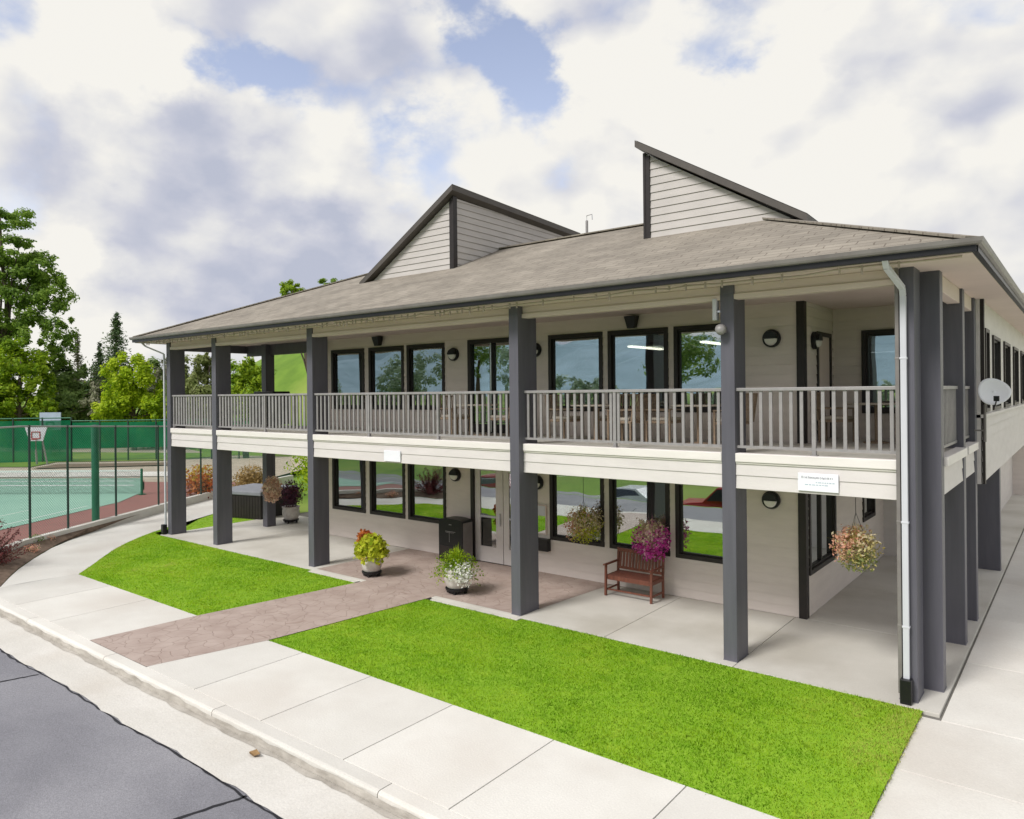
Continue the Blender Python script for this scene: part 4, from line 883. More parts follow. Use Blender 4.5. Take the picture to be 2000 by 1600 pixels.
# ------------------------------------------------------------------ things fixed to or standing by the house
LG = 'round half moon wall lamps'
def wall_lamp(loc, rz, label):
    t_ = thing('wall_lamp', loc, label, 'wall lamp', LG, rz)
    mb = MB(); n = 28; R0 = .17; prof = [(0, .0), (R0, .0), (R0, .05), (R0*.93, .075), (R0*.80, .08)]
    vs = [(r*math.cos(2*math.pi*k/n), -o, r*math.sin(2*math.pi*k/n)) for r, o in prof[1:] for k in range(n)]
    mb.add(vs, [tuple(range(n))] + [(i*n+k, (i+1)*n+k, (i+1)*n+(k+1) % n, i*n+(k+1) % n) for i in range(3) for k in range(n)] + [tuple(range(3*n, 4*n))[::-1]])
    up = [(R0*.86*math.cos(a), R0*.86*math.sin(a)) for a in np.linspace(0.0, math.pi, 15)]     # upper hood
    m_ = len(up); mb.add([(x, -.08, z) for x, z in up]+[(x*.9, -.135, z*.9) for x, z in up], [tuple(range(m_, 2*m_)), *[(i, i+1, m_+i+1, m_+i) for i in range(m_-1)], (m_-1, 0, m_, 2*m_-1)])
    mb.build('body', M['black'], t_)
    lo_ = [(R0*.72*math.cos(a), -.012+R0*.72*math.sin(a)) for a in np.linspace(math.pi, 2*math.pi, 15)]
    mb = MB(); mb.add([(x, -.078, z) for x, z in lo_]+[(x*.85, -.125, z*.85) for x, z in lo_], [tuple(range(m_, 2*m_)), *[(i, i+1, m_+i+1, m_+i) for i in range(m_-1)], (m_-1, 0, m_, 2*m_-1)]); mb.build('lens', M['lens'], t_, smooth=False)
PI = math.pi
yl = YW-.012
wall_lamp((-10.74, yl, 5.21), 0, 'upper floor lamp between the third window and the balcony glass doors')
wall_lamp((-8.14, yl, 5.21), 0, 'upper floor lamp just right of the balcony glass doors, half hidden by a column')
wall_lamp((-2.62, yl, 5.18), 0, 'upper floor lamp facing front on the short wall beside the dark corner board')
wall_lamp((XW+.014, 3.42, 5.14), PI/2, 'upper floor lamp on the return wall beside the side balcony door')
wall_lamp((-10.72, yl, 2.12), 0, 'ground floor lamp above the black bin, left of the entrance doors')
wall_lamp((-8.12, yl, 2.10), 0, 'ground floor lamp right of the entrance doors, above the notice box')
wall_lamp((-2.66, yl, 2.14), 0, 'ground floor lamp on the bare wall beneath the balcony, left of the corner')
wall_lamp((XW+.014, 5.35, 2.38), PI/2, 'ground floor lamp on the return wall above the pink hanging basket')
def speaker(x, z, label):
    t_ = thing('wall_speaker', (x, YW-.012, z), label, 'speaker', 'black wall speakers'); mb = MB()
    vs = [(-.13, -.03, .13), (.13, -.03, .13), (.13, -.25, .12), (-.13, -.25, .12), (-.09, -.06, -.12), (.09, -.06, -.12), (.09, -.18, -.14), (-.09, -.18, -.14)]
    mb.add(vs, [(0, 3, 2, 1), (4, 5, 6, 7), (3, 7, 6, 2), (0, 1, 5, 4), (0, 4, 7, 3), (1, 2, 6, 5)]); mb.build('cabinet', M['black'], t_, bevel=.012)
    mb = MB(); mb.box(-.03, .03, -.06, .0, -.03, .06); mb.build('bracket', M['black'], t_)
speaker(-13.52, 5.69, 'black speaker above the upper left group of windows'); speaker(-5.52, 5.68, 'black speaker above the middle window of the upper right group')
def signboard(x, z, w, h_, label, lines):
    t_ = thing('notice_sign', (x, .0, z), label, 'sign', 'white notice signs on the balcony edge'); mb = MB(); mb.box(-w/2, w/2, -.012, .012, -h_/2, h_/2); mb.build('panel', M['signface'], t_, bevel=.003)
    if lines:
        r_ = random.Random(5); mb = MB()
        x_ = -w*.40
        while x_ < w*.38:                                    # a line of small lettering
            ww = r_.choice((.008, .012, .016, .012)); hh_ = r_.choice((.020, .020, .028)); o_ = r_.choice((0, 0, -.006)); z_ = h_*.22+o_
            mb.box(x_, x_+ww*.35, -.0145, -.012, z_, z_+hh_); mb.box(x_, x_+ww, -.0143, -.012, z_+hh_*.75, z_+hh_*.95); mb.box(x_, x_+ww, -.0143, -.012, z_, z_+hh_*.18); x_ += ww+r_.choice((.005, .005, .014))
        mb.build('lettering', M['ink'], t_)
        mb = MB(); 
        for zz, a, b in ((-.02, -.05, .36), (-.16, -.32, .20)):
            x_ = w*a
            while x_ < w*b: ww = r_.choice((.02, .03, .045)); mb.box(x_, x_+ww, -.0143, -.012, h_*zz, h_*zz+.012); x_ += ww+.012
        mb.build('small_lettering', M['inkpale'], t_)
signboard(-1.03, 2.865, .56, .26, 'white notice with faint lines of lettering on the rightmost balcony bay', True); signboard(-10.0, 2.84, .52, .24, 'blank looking white notice on the balcony edge left of the entrance', False)
# camera and flood light on the fifth column
t_ = thing('flood_light', (-2.40, -.0, 5.15), 'pale grey round flood light on the front of the column', 'flood light'); mb = MB(); mb.lathe([(.02, -.05), (.07, -.05), (.085, .03), (.05, .07), (.01, .08)], 16); o = mb.build('lamp_head', M['rail'], t_, smooth=True); o.rotation_euler = (math.radians(70), 0, .4); o.location = (-.02, -.11, 0); mb = MB(); mb.box(-.03, .03, -.06, 0, -.04, .05); mb.build('bracket', M['rail'], t_)
t_ = thing('wireless_antenna', (-2.50, .02, 5.48), 'slim white upright box on the left side of the column', 'antenna box'); mb = MB(); mb.box(-.09, -.02, -.05, .07, -.17, .17); mb.build('casing', M['white'], t_, bevel=.012); mb = MB(); mb.box(-.02, .03, -.02, .03, -.05, -.02); mb.build('bracket', M['chrome'], t_)
# satellite dish
t_ = thing('satellite_dish', (.60, 4.42, 3.35), 'white oval satellite dish on a short mast at the side balcony', 'satellite dish')
mb = MB(); n = 28; vs = []; rings = 6
for i in range(rings+1):
    r = i/rings
    for k in range(n): a = 2*math.pi*k/n; vs.append((.26*r*math.cos(a), .055*r*r, .24*r*math.sin(a)*(1-.18*math.cos(a))))
mb.add(vs, [(i*n+k, i*n+(k+1) % n, (i+1)*n+(k+1) % n, (i+1)*n+k) for i in range(rings) for k in range(n)])
o = mb.build('reflector', M['signface'], t_, smooth=True); o.rotation_euler = (math.radians(-14), 0, math.radians(22)+math.pi*0); o.location = (.14, -.12, .78); m_ = o.modifiers.new('s', 'SOLIDIFY'); m_.thickness = .012
for v_ in o.data.vertices: v_.co.y = -v_.co.y
mb = MB(); mb.tube([(0, 0, -.1), (0, 0, .55), (.10, -.04, .74)], .022, 8); mb.bar((0, 0, .1), (-.16, 0, .1), .03); mb.build('mast', M['gutter'], t_)
mb = MB(); mb.tube([(.16, -.16, .52), (.22, -.52, .66)], .012, 6); mb.box(.18, .26, -.60, -.50, .63, .72); mb.build('feed_arm', M['black'], t_)
# roof vent with a bracket
t_ = thing('roof_vent', (-8.15, 5.15, ZT), 'thin white vent pipe with a hooked wire standing on the ridge', 'vent pipe'); mb = MB(); mb.tube([(0, 0, -.1), (0, 0, .42)], .035, 10); mb.build('pipe', M['rail'], t_); mb = MB(); mb.tube([(0.0, 0, .40), (.0, 0, .55), (.16, 0, .56), (.17, 0, .42)], .012, 6); mb.build('bracket', M['chrome'], t_)

# mixed foliage ball helper for baskets and pots
def plantball(root, c, r, n, parts, seed, size=.055, name='flowers', shell=.45, droop=0, aspect=.6):
    """parts: list of (material key, weight, selector) ; selector(unit point)->bool or None"""
    rng = np.random.default_rng(seed); d = rng.normal(0, 1, (n, 3)); d /= np.linalg.norm(d, axis=1)[:, None]
    rad = rng.uniform(shell, 1.05, n)[:, None]; bump_ = 1+.30*np.sin(d[:, 0]*7+seed)*np.sin(d[:, 1]*6)*np.cos(d[:, 2]*5)
    u = d*rad*bump_[:, None]; P = u*np.array(r)+np.array(c); P[:, 2] -= droop*np.maximum(0, np.hypot(u[:, 0], u[:, 1])-.5)
    score = np.stack([w*rng.uniform(.3, 1, n)*(1.0 if s is None else np.clip(s(u), .02, 3)) for _, w, s in parts], 1)
    cards(P, d*.8+rng.normal(0, .4, (n, 3)), size, aspect, .5, rng, mats_idx=score.argmax(1), mats=[G[k_] for k_, _, _ in parts], name=name, parent=root)
def blades(root, c, n, h_, spread, w, mat, seed, name='leaves', droop=.3):
    rng = np.random.default_rng(seed); mb = MB()
    for i in range(n):
        a = rng.uniform(0, 6.28); s = rng.uniform(.1, 1)*spread; hh_ = h_*rng.uniform(.6, 1.1)*(1-.35*s/spread); x, y = math.cos(a), math.sin(a); px, py = -y*w/2, x*w/2
        pts = []; 
        for k_ in range(4):
            q = k_/3; pts.append((c[0]+x*s*(.15+q**1.4), c[1]+y*s*(.15+q**1.4), c[2]+hh_*(q-droop*q*q*q*s/spread)))
        vs = []
        for k_, p in enumerate(pts): f = (1, 1.1, .7, .1)[k_]; vs += [(p[0]-px*f, p[1]-py*f, p[2]), (p[0]+px*f, p[1]+py*f, p[2])]
        mb.add(vs, [(2*k_, 2*k_+1, 2*k_+3, 2*k_+2) for k_ in range(3)])
    return mb.build(name, mat, root)
def pot(root, r=.25, h_=.40):
    mb = MB(); mb.lathe([(r*.62, .10), (r*.80, .14), (r*1.0, .30), (r*.98, h_*.86+.06), (r*.90, h_+.02), (r*1.02, h_+.05), (r*1.02, h_+.09), (r*.88, h_+.09), (r*.80, h_+.02)], 28); mb.build('pot', M['pot'], root, smooth=True)
    mb = MB(); mb.lathe([(r*.60, .06), (r*.88, .065), (r*.93, .115), (r*.88, .12), (r*.60, .10)], 24); 
    for k_ in range(4): a = .5+k_*math.pi/2; mb.box(r*.7*math.cos(a)-.025, r*.7*math.cos(a)+.025, r*.7*math.sin(a)-.025, r*.7*math.sin(a)+.025, .0, .065)
    mb.build('caddy', M['black'], root)
    mb = MB(); mb.lathe([(.02, h_+.04), (r*.86, h_+.05)], 18); mb.build('compost', M['soil'], root)
p = onz(712, 1128); t_ = thing('flower_pot', (p[0]+.02, p[1]+.2, .004), 'whitish round pot with chartreuse leaves and an orange red coleus at its left', 'flower pot', 'flower pots at the walk'); pot(t_)
plantball(t_, (0, 0, .68), (.44, .36, .28), 1900, [('chart', 1, None), ('bright', .42, None), ('gold', .45, None)], 3, .095, droop=.25, aspect=.9)
plantball(t_, (-.28, .06, .84), (.23, .2, .17), 560, [('orange', 1, None), ('burgundy', .35, None)], 4, .075, 'coleus', aspect=.9)
p = onz(880, 1162); t_ = thing('flower_pot', (p[0], p[1]+.2, .004), 'whitish round pot with spiky green grass and white trailing flowers', 'flower pot', 'flower pots at the walk'); pot(t_, .27, .42)
plantball(t_, (0, 0, .62), (.50, .44, .28), 2200, [('bright', 1, None), ('whitep', .55, lambda u: .3+1.0*(u[:, 0] > -.1)*(u[:, 2] < .4)), ('lime', .6, None)], 6, .05, droop=.35)
blades(t_, (0, 0, .55), 150, .52, .34, .018, G['lime'], 8, 'spiky_grass'); plantball(t_, (.30, -.14, .44), (.24, .20, .26), 420, [('whitep', 1, None), ('bright', .3, None)], 9, .065, 'white_flowers')

def basket(loc, label, zc, r, parts, seed, top=2.66, n=1700, size=.05, spiky=None, grp='hanging flower baskets'):
    t_ = thing('hanging_basket', loc, label, 'hanging basket', grp)
    mb = MB(); mb.lathe([(.06, -.14), (.15, -.10), (.20, .02), (.205, .03), (.19, .03), (.05, .0)], 18); mb.build('basket', M['wicker'], t_)
    mb = MB(); dz = top-loc[2]
    for k_ in range(3): a = k_*2.094; mb.tube([(.19*math.cos(a), .19*math.sin(a), .03), (0, 0, min(.55, dz-.08))], .0035, 4)
    mb.tube([(0, 0, min(.55, dz-.08)), (0, 0, dz)], .005, 5); mb.build('hanger', M['black'], t_)
    plantball(t_, (0, 0, .02), r, n, parts, seed, size)
    if spiky: blades(t_, (0, 0, .0), 130, r[2]*1.35, r[0]*1.1, .014, G[spiky], seed+1, 'grass_blades')
    return t_
P_ = ony(1672, 1074, .60); basket((P_[0], .60, P_[2]), 'hanging basket of pinkish straw flowers and grassy green at the right corner bay', 0, (.33, .31, .34), [('salmon', 1.15, lambda u: .7-u[:, 0]*.7+u[:, 2]*.4), ('cream', .9, lambda u: .6+u[:, 2]*.8), ('willow', .8, lambda u: .8-u[:, 2]*.9), ('strawgold', .8, None)], 21, top=2.80, spiky='strawgold', n=2400)
P_ = ony(1140, 1026, 2.42); basket((P_[0], 2.42, P_[2]), 'hanging basket of salmon and yellow green foliage before the window left of the bench', 0, (.42, .34, .40), [('salmon', 1.1, lambda u: .7-u[:, 0]*.6+u[:, 2]*.6), ('cream', 1.1, lambda u: .8+u[:, 2]*.6), ('chart', .8, lambda u: .6+u[:, 0]*.7-u[:, 2]*.6), ('strawgold', .7, None)], 31, top=2.90, spiky='chart', n=2600)
P_ = ony(1271, 1056, 2.47); basket((P_[0], 2.47, P_[2]), 'hanging basket of magenta and cream flowers in front of the bench', 0, (.41, .34, .41), [('magenta', 1, lambda u: .75-u[:, 2]*.5+np.abs(u[:, 0])*.7), ('cream', 1.7, lambda u: .55+u[:, 2]*.8-np.abs(u[:, 0])*.5), ('pinkp', .9, None), ('bright', .3, None)], 22, top=2.90, n=2300, spiky='pinkp', size=.062)
P_ = ony(532, 957, 2.2); basket((P_[0], 2.2, P_[2]), 'hanging basket of pale peach flowers in front of the back left column', 0, (.32, .28, .40), [('peach', 1, None), ('cream', .6, None), ('gold', .35, None)], 23, top=2.90, size=.08)
P_ = ony(568, 968, 3.4); t_ = thing('potted_shrub', (P_[0], 3.4, 0), 'dark purple leaved round shrub in a pot beyond the back left column', 'potted plant'); pot(t_, .28, .45); plantball(t_, (0, 0, .95), (.42, .40, .45), 1500, [('purple', 1, None), ('burgundy', .45, None), ('mid', .5, lambda u: .4+u[:, 2])], 24, .07, 'leaves')

# bench
p0 = onz(1190, 1160); 
t_ = thing('garden_bench', (-5.30, 2.32, .004), 'reddish brown slatted two seat wooden bench against the wall below the magenta basket', 'bench'); bw = .52
mb = MB(); 
for yy in np.linspace(-.24, .20, 6): mb.box(-bw+.03, bw-.03, yy, yy+.065, .40, .425)
mb.box(-bw+.03, bw-.03, -.26, -.24, .33, .42); mb.build('seat', M['wood'], t_, bevel=.004)
mb = MB(); mb.bar((-bw, .26, .86), (bw, .26, .86), .04, .07); mb.bar((-bw, .20, .50), (bw, .20, .50), .03, .05)
for x in np.linspace(-bw+.07, bw-.07, 13): mb.bar((x, .20, .50), (x, .255, .85), .05, .014, up=(0, 1, 0))
mb.build('backrest', M['wood'], t_)
for sx in (-1, 1):
    mb = MB(); mb.bar((sx*bw, -.28, 0), (sx*bw, -.26, .62), .045); mb.build('leg', M['wood'], t_, bevel=.004)
    mb = MB(); mb.bar((sx*bw, .24, 0), (sx*bw, .24, .45), .045); mb.bar((sx*bw, .24, .45), (sx*bw, .27, .90), .045); mb.build('leg', M['wood'], t_, bevel=.004)
    mb = MB(); mb.bar((sx*bw, -.33, .635), (sx*bw, .26, .635), .065, .03); mb.build('armrest', M['wood'], t_, bevel=.006)
    mb = MB(); mb.bar((sx*bw, -.26, .12), (sx*bw, .24, .12), .03); mb.bar((sx*bw, -.26, .38), (sx*bw, .24, .38), .03, .07); mb.build('stretcher', M['wood'], t_)
mb = MB(); mb.bar((-bw, -.22, .12), (bw, -.22, .12), .028); mb.build('stretcher', M['wood'], t_)

# black cabinet left of the doors
pa = ony(857, 1060, 2.30); pb = ony(903, 1085, 2.30); w_ = pb[0]-pa[0]
t_ = thing('litter_bin', ((pa[0]+pb[0])/2, 2.30, .004), 'black litter cabinet with an arched top and thin pale marks, left of the entrance', 'bin')
mb = MB(); n = 12; prof = [(-w_/2, 0), (w_/2, 0), (w_/2, 1.02)] + [(w_/2*math.cos(a), 1.02+.07*math.sin(a)) for a in np.linspace(.15, math.pi-.15, n)] + [(-w_/2, 1.02)]; m_ = len(prof)
mb.add([(x, 0, z) for x, z in prof]+[(x, .40, z) for x, z in prof], [tuple(range(m_)), tuple(range(2*m_-1, m_-1, -1))] + [(i, m_+i, m_+(i+1) % m_, (i+1) % m_) for i in range(m_)]); mb.build('cabinet', M['black'], t_, bevel=.008)
mb = MB(); mb.box(w_/2+.002, w_/2+.012, .03, .37, .03, 1.0); mb.build('side_panel', M['gutter'], t_)
mb = MB(); mb.box(-.17, .17, -.006, 0, .76, .77); mb.box(-.15, .12, -.006, 0, .735, .74); mb.box(-.035, -.028, -.0055, 0, .50, .76); mb.box(-.045, .045, -.006, 0, .93, .945); mb.build('mark', M['rail'], t_)
mb = MB(); mb.box(-w_/2+.05, w_/2-.05, -.02, 0, .18, .40); mb.build('flap', M['trim'], t_, bevel=.006)
# notice box and black letter box right of the doors
t_ = thing('notice_case', (-8.03, YW-.012, 1.24), 'small framed notice case with a white header right of the entrance', 'notice case'); mb = MB(); mb.box(-.17, .17, -.04, 0, -.34, .34); mb.build('frame', M['header'], t_); mb = MB(); mb.box(-.15, .15, -.046, -.041, .10, .32); mb.build('header_strip', M['white'], t_)
mb = MB(); mb.box(-.15, .15, -.046, -.041, -.31, .09); mb.build('panel', M['glass'], t_); mb = MB()
for i in range(4): mb.box(-.14+.075*i, -.085+.075*i, -.0408, -.0402, -.28, .06)
mb.build('sheet', M['ink'], t_)
t_ = thing('letter_box', (-7.98, YW-.012, .67), 'black wall box with a small white panel below the notice case', 'letter box'); mb = MB(); mb.box(-.22, .22, -.14, 0, -.14, .14); mb.build('case', M['black'], t_, bevel=.008); mb = MB(); mb.box(-.20, -.06, -.146, -.141, -.09, .05); mb.build('panel', M['white'], t_)

# patio furniture on the balcony
def patio_chair(loc, rz, label):
    t_ = thing('patio_chair', loc, label, 'patio chair', 'wicker chairs on the balcony', rz); s = .27
    mb = MB(); mb.box(-s, s, -.25, .25, .38, .43); mb.build('seat', M['wicker'], t_, bevel=.01); mb = MB(); mb.box(-s+.02, s-.02, -.23, .2, .43, .49); mb.build('cushion', M['cushion'], t_, bevel=.02)
    mb = MB(); mb.bar((-s, .27, .42), (-s, .34, .92), .03); mb.bar((s, .27, .42), (s, .34, .92), .03); mb.bar((-s, .34, .92), (s, .34, .92), .03)
    for x in np.linspace(-s+.05, s-.05, 9): mb.bar((x, .265, .44), (x, .335, .91), .022, .01)
    mb.build('backrest', M['wicker'], t_)
    for sx in (-1, 1):
        for yy in (-.23, .25): mb = MB(); mb.bar((sx*s, yy, 0), (sx*s, yy, .62 if yy < 0 else .42), .03); mb.build('leg', M['wicker'], t_)
        mb = MB(); mb.bar((sx*s, -.25, .63), (sx*s, .30, .64), .05, .025); mb.build('armrest', M['wicker'], t_)
    return t_
def patio_table(loc, label):
    t_ = thing('patio_table', loc, label, 'patio table', 'tables on the balcony'); mb = MB(); mb.lathe([(.02, .70), (.48, .70), (.50, .715), (.48, .73), (.02, .73)], 24); mb.build('tabletop', M['cushion'], t_)
    mb = MB(); mb.lathe([(.22, 0), (.22, .02), (.03, .05), (.03, .70)], 12); mb.build('pedestal', M['wicker'], t_)
zd = ZS-.018
for x, y, s in ((-5.7, 1.5, 'balcony table below the upper right windows, left of the pair'), (-3.6, 1.7, 'balcony table nearest the fifth column'), (-8.9, 1.6, 'balcony table in front of the glass doors'), (-1.0, 3.6, 'balcony table in the right corner by the end wall')): patio_table((x, y, zd), s)
ch = [(-6.45, 1.6, 1.57, 'wicker balcony chair left of the table nearest the fourth column'), (-5.7, 2.3, 0, 'wicker balcony chair backed against the wall below the windows'), (-4.95, 1.4, -1.57, 'wicker balcony chair between two tables, facing left'),
      (-4.3, 1.75, 1.57, 'wicker balcony chair between two tables, facing right'), (-2.95, 1.7, -1.57, 'wicker balcony chair beside the fifth column'), (-9.6, 1.6, 1.4, 'wicker balcony chair in front of the glass doors, left side'),
      (-8.2, 1.7, -1.4, 'wicker balcony chair right of the glass doors'), (-1.65, 3.5, 1.6, 'wicker balcony chair beside the side door'), (-.4, 3.7, -1.6, 'wicker balcony chair at the side railing')]
for x, y, r_, s in ch: patio_chair((x, y, zd), r_, s)
# covered grill at the left end of the deck
t_ = thing('covered_grill', (-17.55, 2.0, zd), 'boxy black covered grill showing above the left railing', 'grill'); mb = MB(); mb.box(-.50, .50, -.28, .28, .10, 1.06); mb.box(-.52, .52, -.30, .30, 1.0, 1.10); mb.build('cover', M['black'], t_, bevel=.03)
for sx in (-1, 1):
    mb = MB(); mb.bar((sx*.42, -.2, 0), (sx*.42, -.2, .12), .05); mb.build('leg', M['black'], t_)
# hot tub and its neighbours
t_ = thing('hot_tub', (-21.15, 3.75, .0), 'square hot tub with dark slatted sides and a grey cover beyond the left end', 'hot tub', rz=.25); mb = MB(); mb.box(-1.0, 1.0, -.9, .9, -.05, .80)
for i in range(16): mb.box(-1.0+i*.125, -.985+i*.125, -.91, -.90, 0, .8)
mb.build('skirt', M['trim'], t_); mb = MB(); mb.box(-1.05, 1.05, -.95, .95, .80, .94); mb.build('cover', M['tubgrey'], t_, bevel=.03)
def bush(name, x, y, r, leafs, label, cat, n=1500, size=.07, z=0, grp=None, blade=None, shell=.35):
    t_ = thing(name, (x, y, z), label, cat, grp); plantball(t_, (0, 0, r[2]*.85), r, n, leafs, int(abs(x*7+y*3)), size, 'leaves', shell); mb = MB()
    for k_ in range(5): a = k_*1.25; mb.tube([(0, 0, -.05), (r[0]*.3*math.cos(a), r[1]*.3*math.sin(a), r[2]*.6), (r[0]*.7*math.cos(a), r[1]*.7*math.sin(a), r[2]*1.2)], [.02, .012, .005], 5)
    mb.build('stem', M['bark'], t_)
    if blade: blades(t_, (0, 0, .05), 220, r[2]*2.1, r[0]*1.1, .03, G[blade], 5, 'grass_blades')
    return t_
p = onz(492, 975, .0); bush('ornamental_grass', p[0], p[1], (.85, .7, .75), [('straw', 1, None), ('willow', .5, lambda u: .6-u[:, 2]), ('orange', .3, None)], 'rounded clump of brown gold grass beyond the hot tub', 'ornamental grass', 2200, .12, blade='straw')
p = onz(395, 972, .0); bush('flowering_shrub', p[0], p[1], (1.0, .8, .75), [('gold', 1, lambda u: .3+u[:, 2]), ('orange', .8, None), ('burgundy', .6, lambda u: .7-u[:, 2])], 'yellow and red flowering shrub seen between the two left columns', 'shrub', 1500, .14)
p = onz(562, 975, .0); bush('lime_shrub', p[0]-1, p[1]+2.5, (1.6, 1.2, 1.25), [('lime', 1, None), ('bright', .6, None)], 'tall lime green shrub beyond the back left column', 'shrub', 3500, .14)
# burgundy barberry at the left edge of the picture, and low plants in the bed
t_ = thing('burgundy_shrub', (-19.35, -4.95, 0), 'spiky burgundy shrub at the left edge beside the path', 'shrub'); rng = np.random.default_rng(5)
mb = MB(); P = []; Nn = []
for k_ in range(90):
    a = rng.uniform(0, 6.28); el = rng.uniform(.25, 1.5); L_ = rng.uniform(.7, 1.35); d = np.array([math.cos(a)*math.cos(el), math.sin(a)*math.cos(el), math.sin(el)]); mb.tube([(0, 0, 0), tuple(d*L_*.6), tuple(d*L_+np.array([0, 0, -.05]))], [.012, .007, .003], 4)
    m_ = 70; q = rng.uniform(.25, 1, m_)[:, None]; P.append(d*L_*q+rng.normal(0, .035, (m_, 3))); Nn.append(rng.normal(0, 1, (m_, 3)))
mb.build('stem', M['bark'], t_); cards(np.vstack(P)*np.array([1, 1, .95]), np.vstack(Nn), .05, .6, .5, rng, mats=[G['burgundy']], name='leaves', parent=t_)
k_ = 0
for (px_, py_, s_, lf) in ((70, 1068, .28, 'mid'), (95, 1062, .22, 'salmon'), (62, 1082, .2, 'salmon')):
    p = onz(px_, py_, 0); bush('low_plant', p[0], p[1], (s_, s_, s_*.7), [(lf, 1, None), ('mid', .5, None)], ['low green plant in the bed at the base of the court kerb', 'low pinkish plant at the right end of the bed by the court kerb', 'low pinkish plant in the bed nearest the burgundy shrub'][k_], 'plant', 260, .05, 0, 'low plants in the kerb bed'); k_ += 1
p = onz(402, 681, -.146); t_ = thing('paper_scrap', tuple(p), 'small white scrap of paper lying on the asphalt near the seam', 'litter'); mb = MB(); mb.add([(-.09, -.04, 0), (.06, -.05, .012), (.10, .03, 0), (-.04, .05, .015)], [(0, 1, 2, 3)]); mb.build('sheet', M['signface'], t_)
t_ = thing('dry_leaf', tuple(onz(497, 1475, -.144)), 'curled brown dry leaf lying in the road gutter', 'leaf'); mb = MB(); mb.add([(-.11, 0, .01), (-.03, .05, .045), (.06, .04, .02), (.12, .0, .05), (.05, -.05, .02), (-.04, -.045, .03), (0, 0, .0)], [(6, 0, 1), (6, 1, 2), (6, 2, 3), (6, 3, 4), (6, 4, 5), (6, 5, 0)]); mb.build('blade', pmat('dry_leaf', (.32, .20, .09), (.2, .12, .05), .8, 20), t_)

# ------------------------------------------------------------------ tennis court
A = np.array([-20.97, -3.51]); D = np.array([-3.7, 5.8]); D = D/np.linalg.norm(D); Nv = np.array([-D[1], D[0]])     # D along the kerb, Nv away from the house
KP = [(-17.9, -5.9), (-19.3, -5.0), (-20.97, -3.51), (-21.85, -2.08), (-22.79, -.57), (-23.75, 1.0), (-24.67, 2.4), (-26.0, 4.7), (-27.3, 7.4), (-28.6, 10.5)]
def offs(poly, d_): 
    out = []
    for i, p in enumerate(poly):
        a = np.array(poly[max(i-1, 0)]); b = np.array(poly[min(i+1, len(poly)-1)]); t_ = (b-a)/np.linalg.norm(b-a); out.append((p[0]-t_[1]*d_, p[1]+t_[0]*d_))
    return out
mb = MB(); n_ = len(KP); inn = offs(KP, 0); out_ = offs(KP, .20)
vs = [(x, y, -.1) for x, y in inn]+[(x, y, .28) for x, y in inn]+[(x, y, .28) for x, y in out_]+[(x, y, -.1) for x, y in out_]
mb.add(vs, [(j*n_+i, j*n_+i+1, (j+1)*n_+i+1, (j+1)*n_+i) for j in range(3) for i in range(n_-1)]); o = struct('court_kerb', mb, M['gutterpan'])
mb = MB(); inb = offs(KP, -.02); bed2 = BED[:len(KP)]
bb = [(-17.0, -5.31), (-18.0, -4.80), (-18.77, -4.36), (-19.98, -3.55), (-21.22, -2.61), (-22.13, -1.56), (-23.13, -.2), (-24.6, 2.1)]; kk = [(-17.9, -5.9), (-19.0, -5.2), (-19.9, -4.45), (-20.9, -3.52), (-21.83, -2.08), (-22.4, -1.2), (-23.3, .3), (-24.64, 2.35)]
mb.add([(x, y, .004) for x, y in bb]+[(x, y, .16) for x, y in kk], [(i, i+1, len(bb)+i+1, len(bb)+i) for i in range(len(bb)-1)]); struct('planting_bed', mb, M['soil'])
def cpt(al, ou, z): q = A+D*al+Nv*ou; return (q[0], q[1], z)
q = np.array([-24.72, -2.57])-A; GO = float(q@Nv)                       # distance from kerb to the green playing surface
q2 = np.array([-29.4, 3.5])-A
def ipt(x, y, z): q = onz(x, y, z); return (q[0], q[1], z)
def yclip(P3):
    z_ = P3[0][2]; q_ = clip([(p_[0], p_[1]) for p_ in P3], -5.95, 400); m_ = MB(); m_.add([(x, y, z_) for x, y in q_], [tuple(range(len(q_)))]); return m_
mb = yclip([cpt(-30, .2, .11), cpt(14.5, .2, .11), cpt(14.5, 9, .11), ipt(282, 957, .11), ipt(282, 938, .11), cpt(-30, 24, .11)]); struct('court_apron', mb, M['court_red'])
mb = yclip([cpt(14.5, .2, .10), cpt(60, .2, .10), cpt(60, 60, .10), cpt(-30, 60, .10), cpt(-30, 9, .10), cpt(14.5, 9, .10)]); struct('gravel_ground', mb, M['tan_gravel'])
mb = yclip([cpt(-30, GO, .124), cpt(8.0, GO, .124), ipt(276, 962, .124), ipt(278, 934, .124), ipt(-300, 936, .124)]); struct('tennis_court', mb, M['court_green'])
mb = MB(); 
for a0, a1, b0, b1 in ((-20, 7, GO+.55, GO+.61), (-20, 6, GO+2.07, GO+2.12)): mb.add([cpt(a0, b0, .128), cpt(a1, b0, .128), cpt(a1, b1, .128), cpt(a0, b1, .128)], [(0, 1, 2, 3)])
for ya, yb in ((948, 949.5), (940, 941)): mb.add([ipt(-40, ya, .128), ipt(262, ya-1, .128), ipt(262, yb-1, .128), ipt(-40, yb, .128)], [(0, 1, 2, 3)])
struct('court_lines', mb, M['line'])
mb = yclip([ipt(-400, 935, .13), ipt(330, 930, .13), ipt(330, 921, .13), ipt(-400, 925, .13)]); struct('court_path', mb, M['concrete'])
mb = yclip([ipt(-400, 912, .14), ipt(60, 912, .14), ipt(110, 902, .14), ipt(330, 899, .14), ipt(500, 885, .15), ipt(-400, 880, .15)]); struct('far_lawn', mb, M['ground'])
mb = yclip([ipt(60, 915, .16), ipt(330, 908, .16), ipt(330, 903, .16), ipt(110, 907, .16)]); struct('soil_strip', mb, M['soil'])
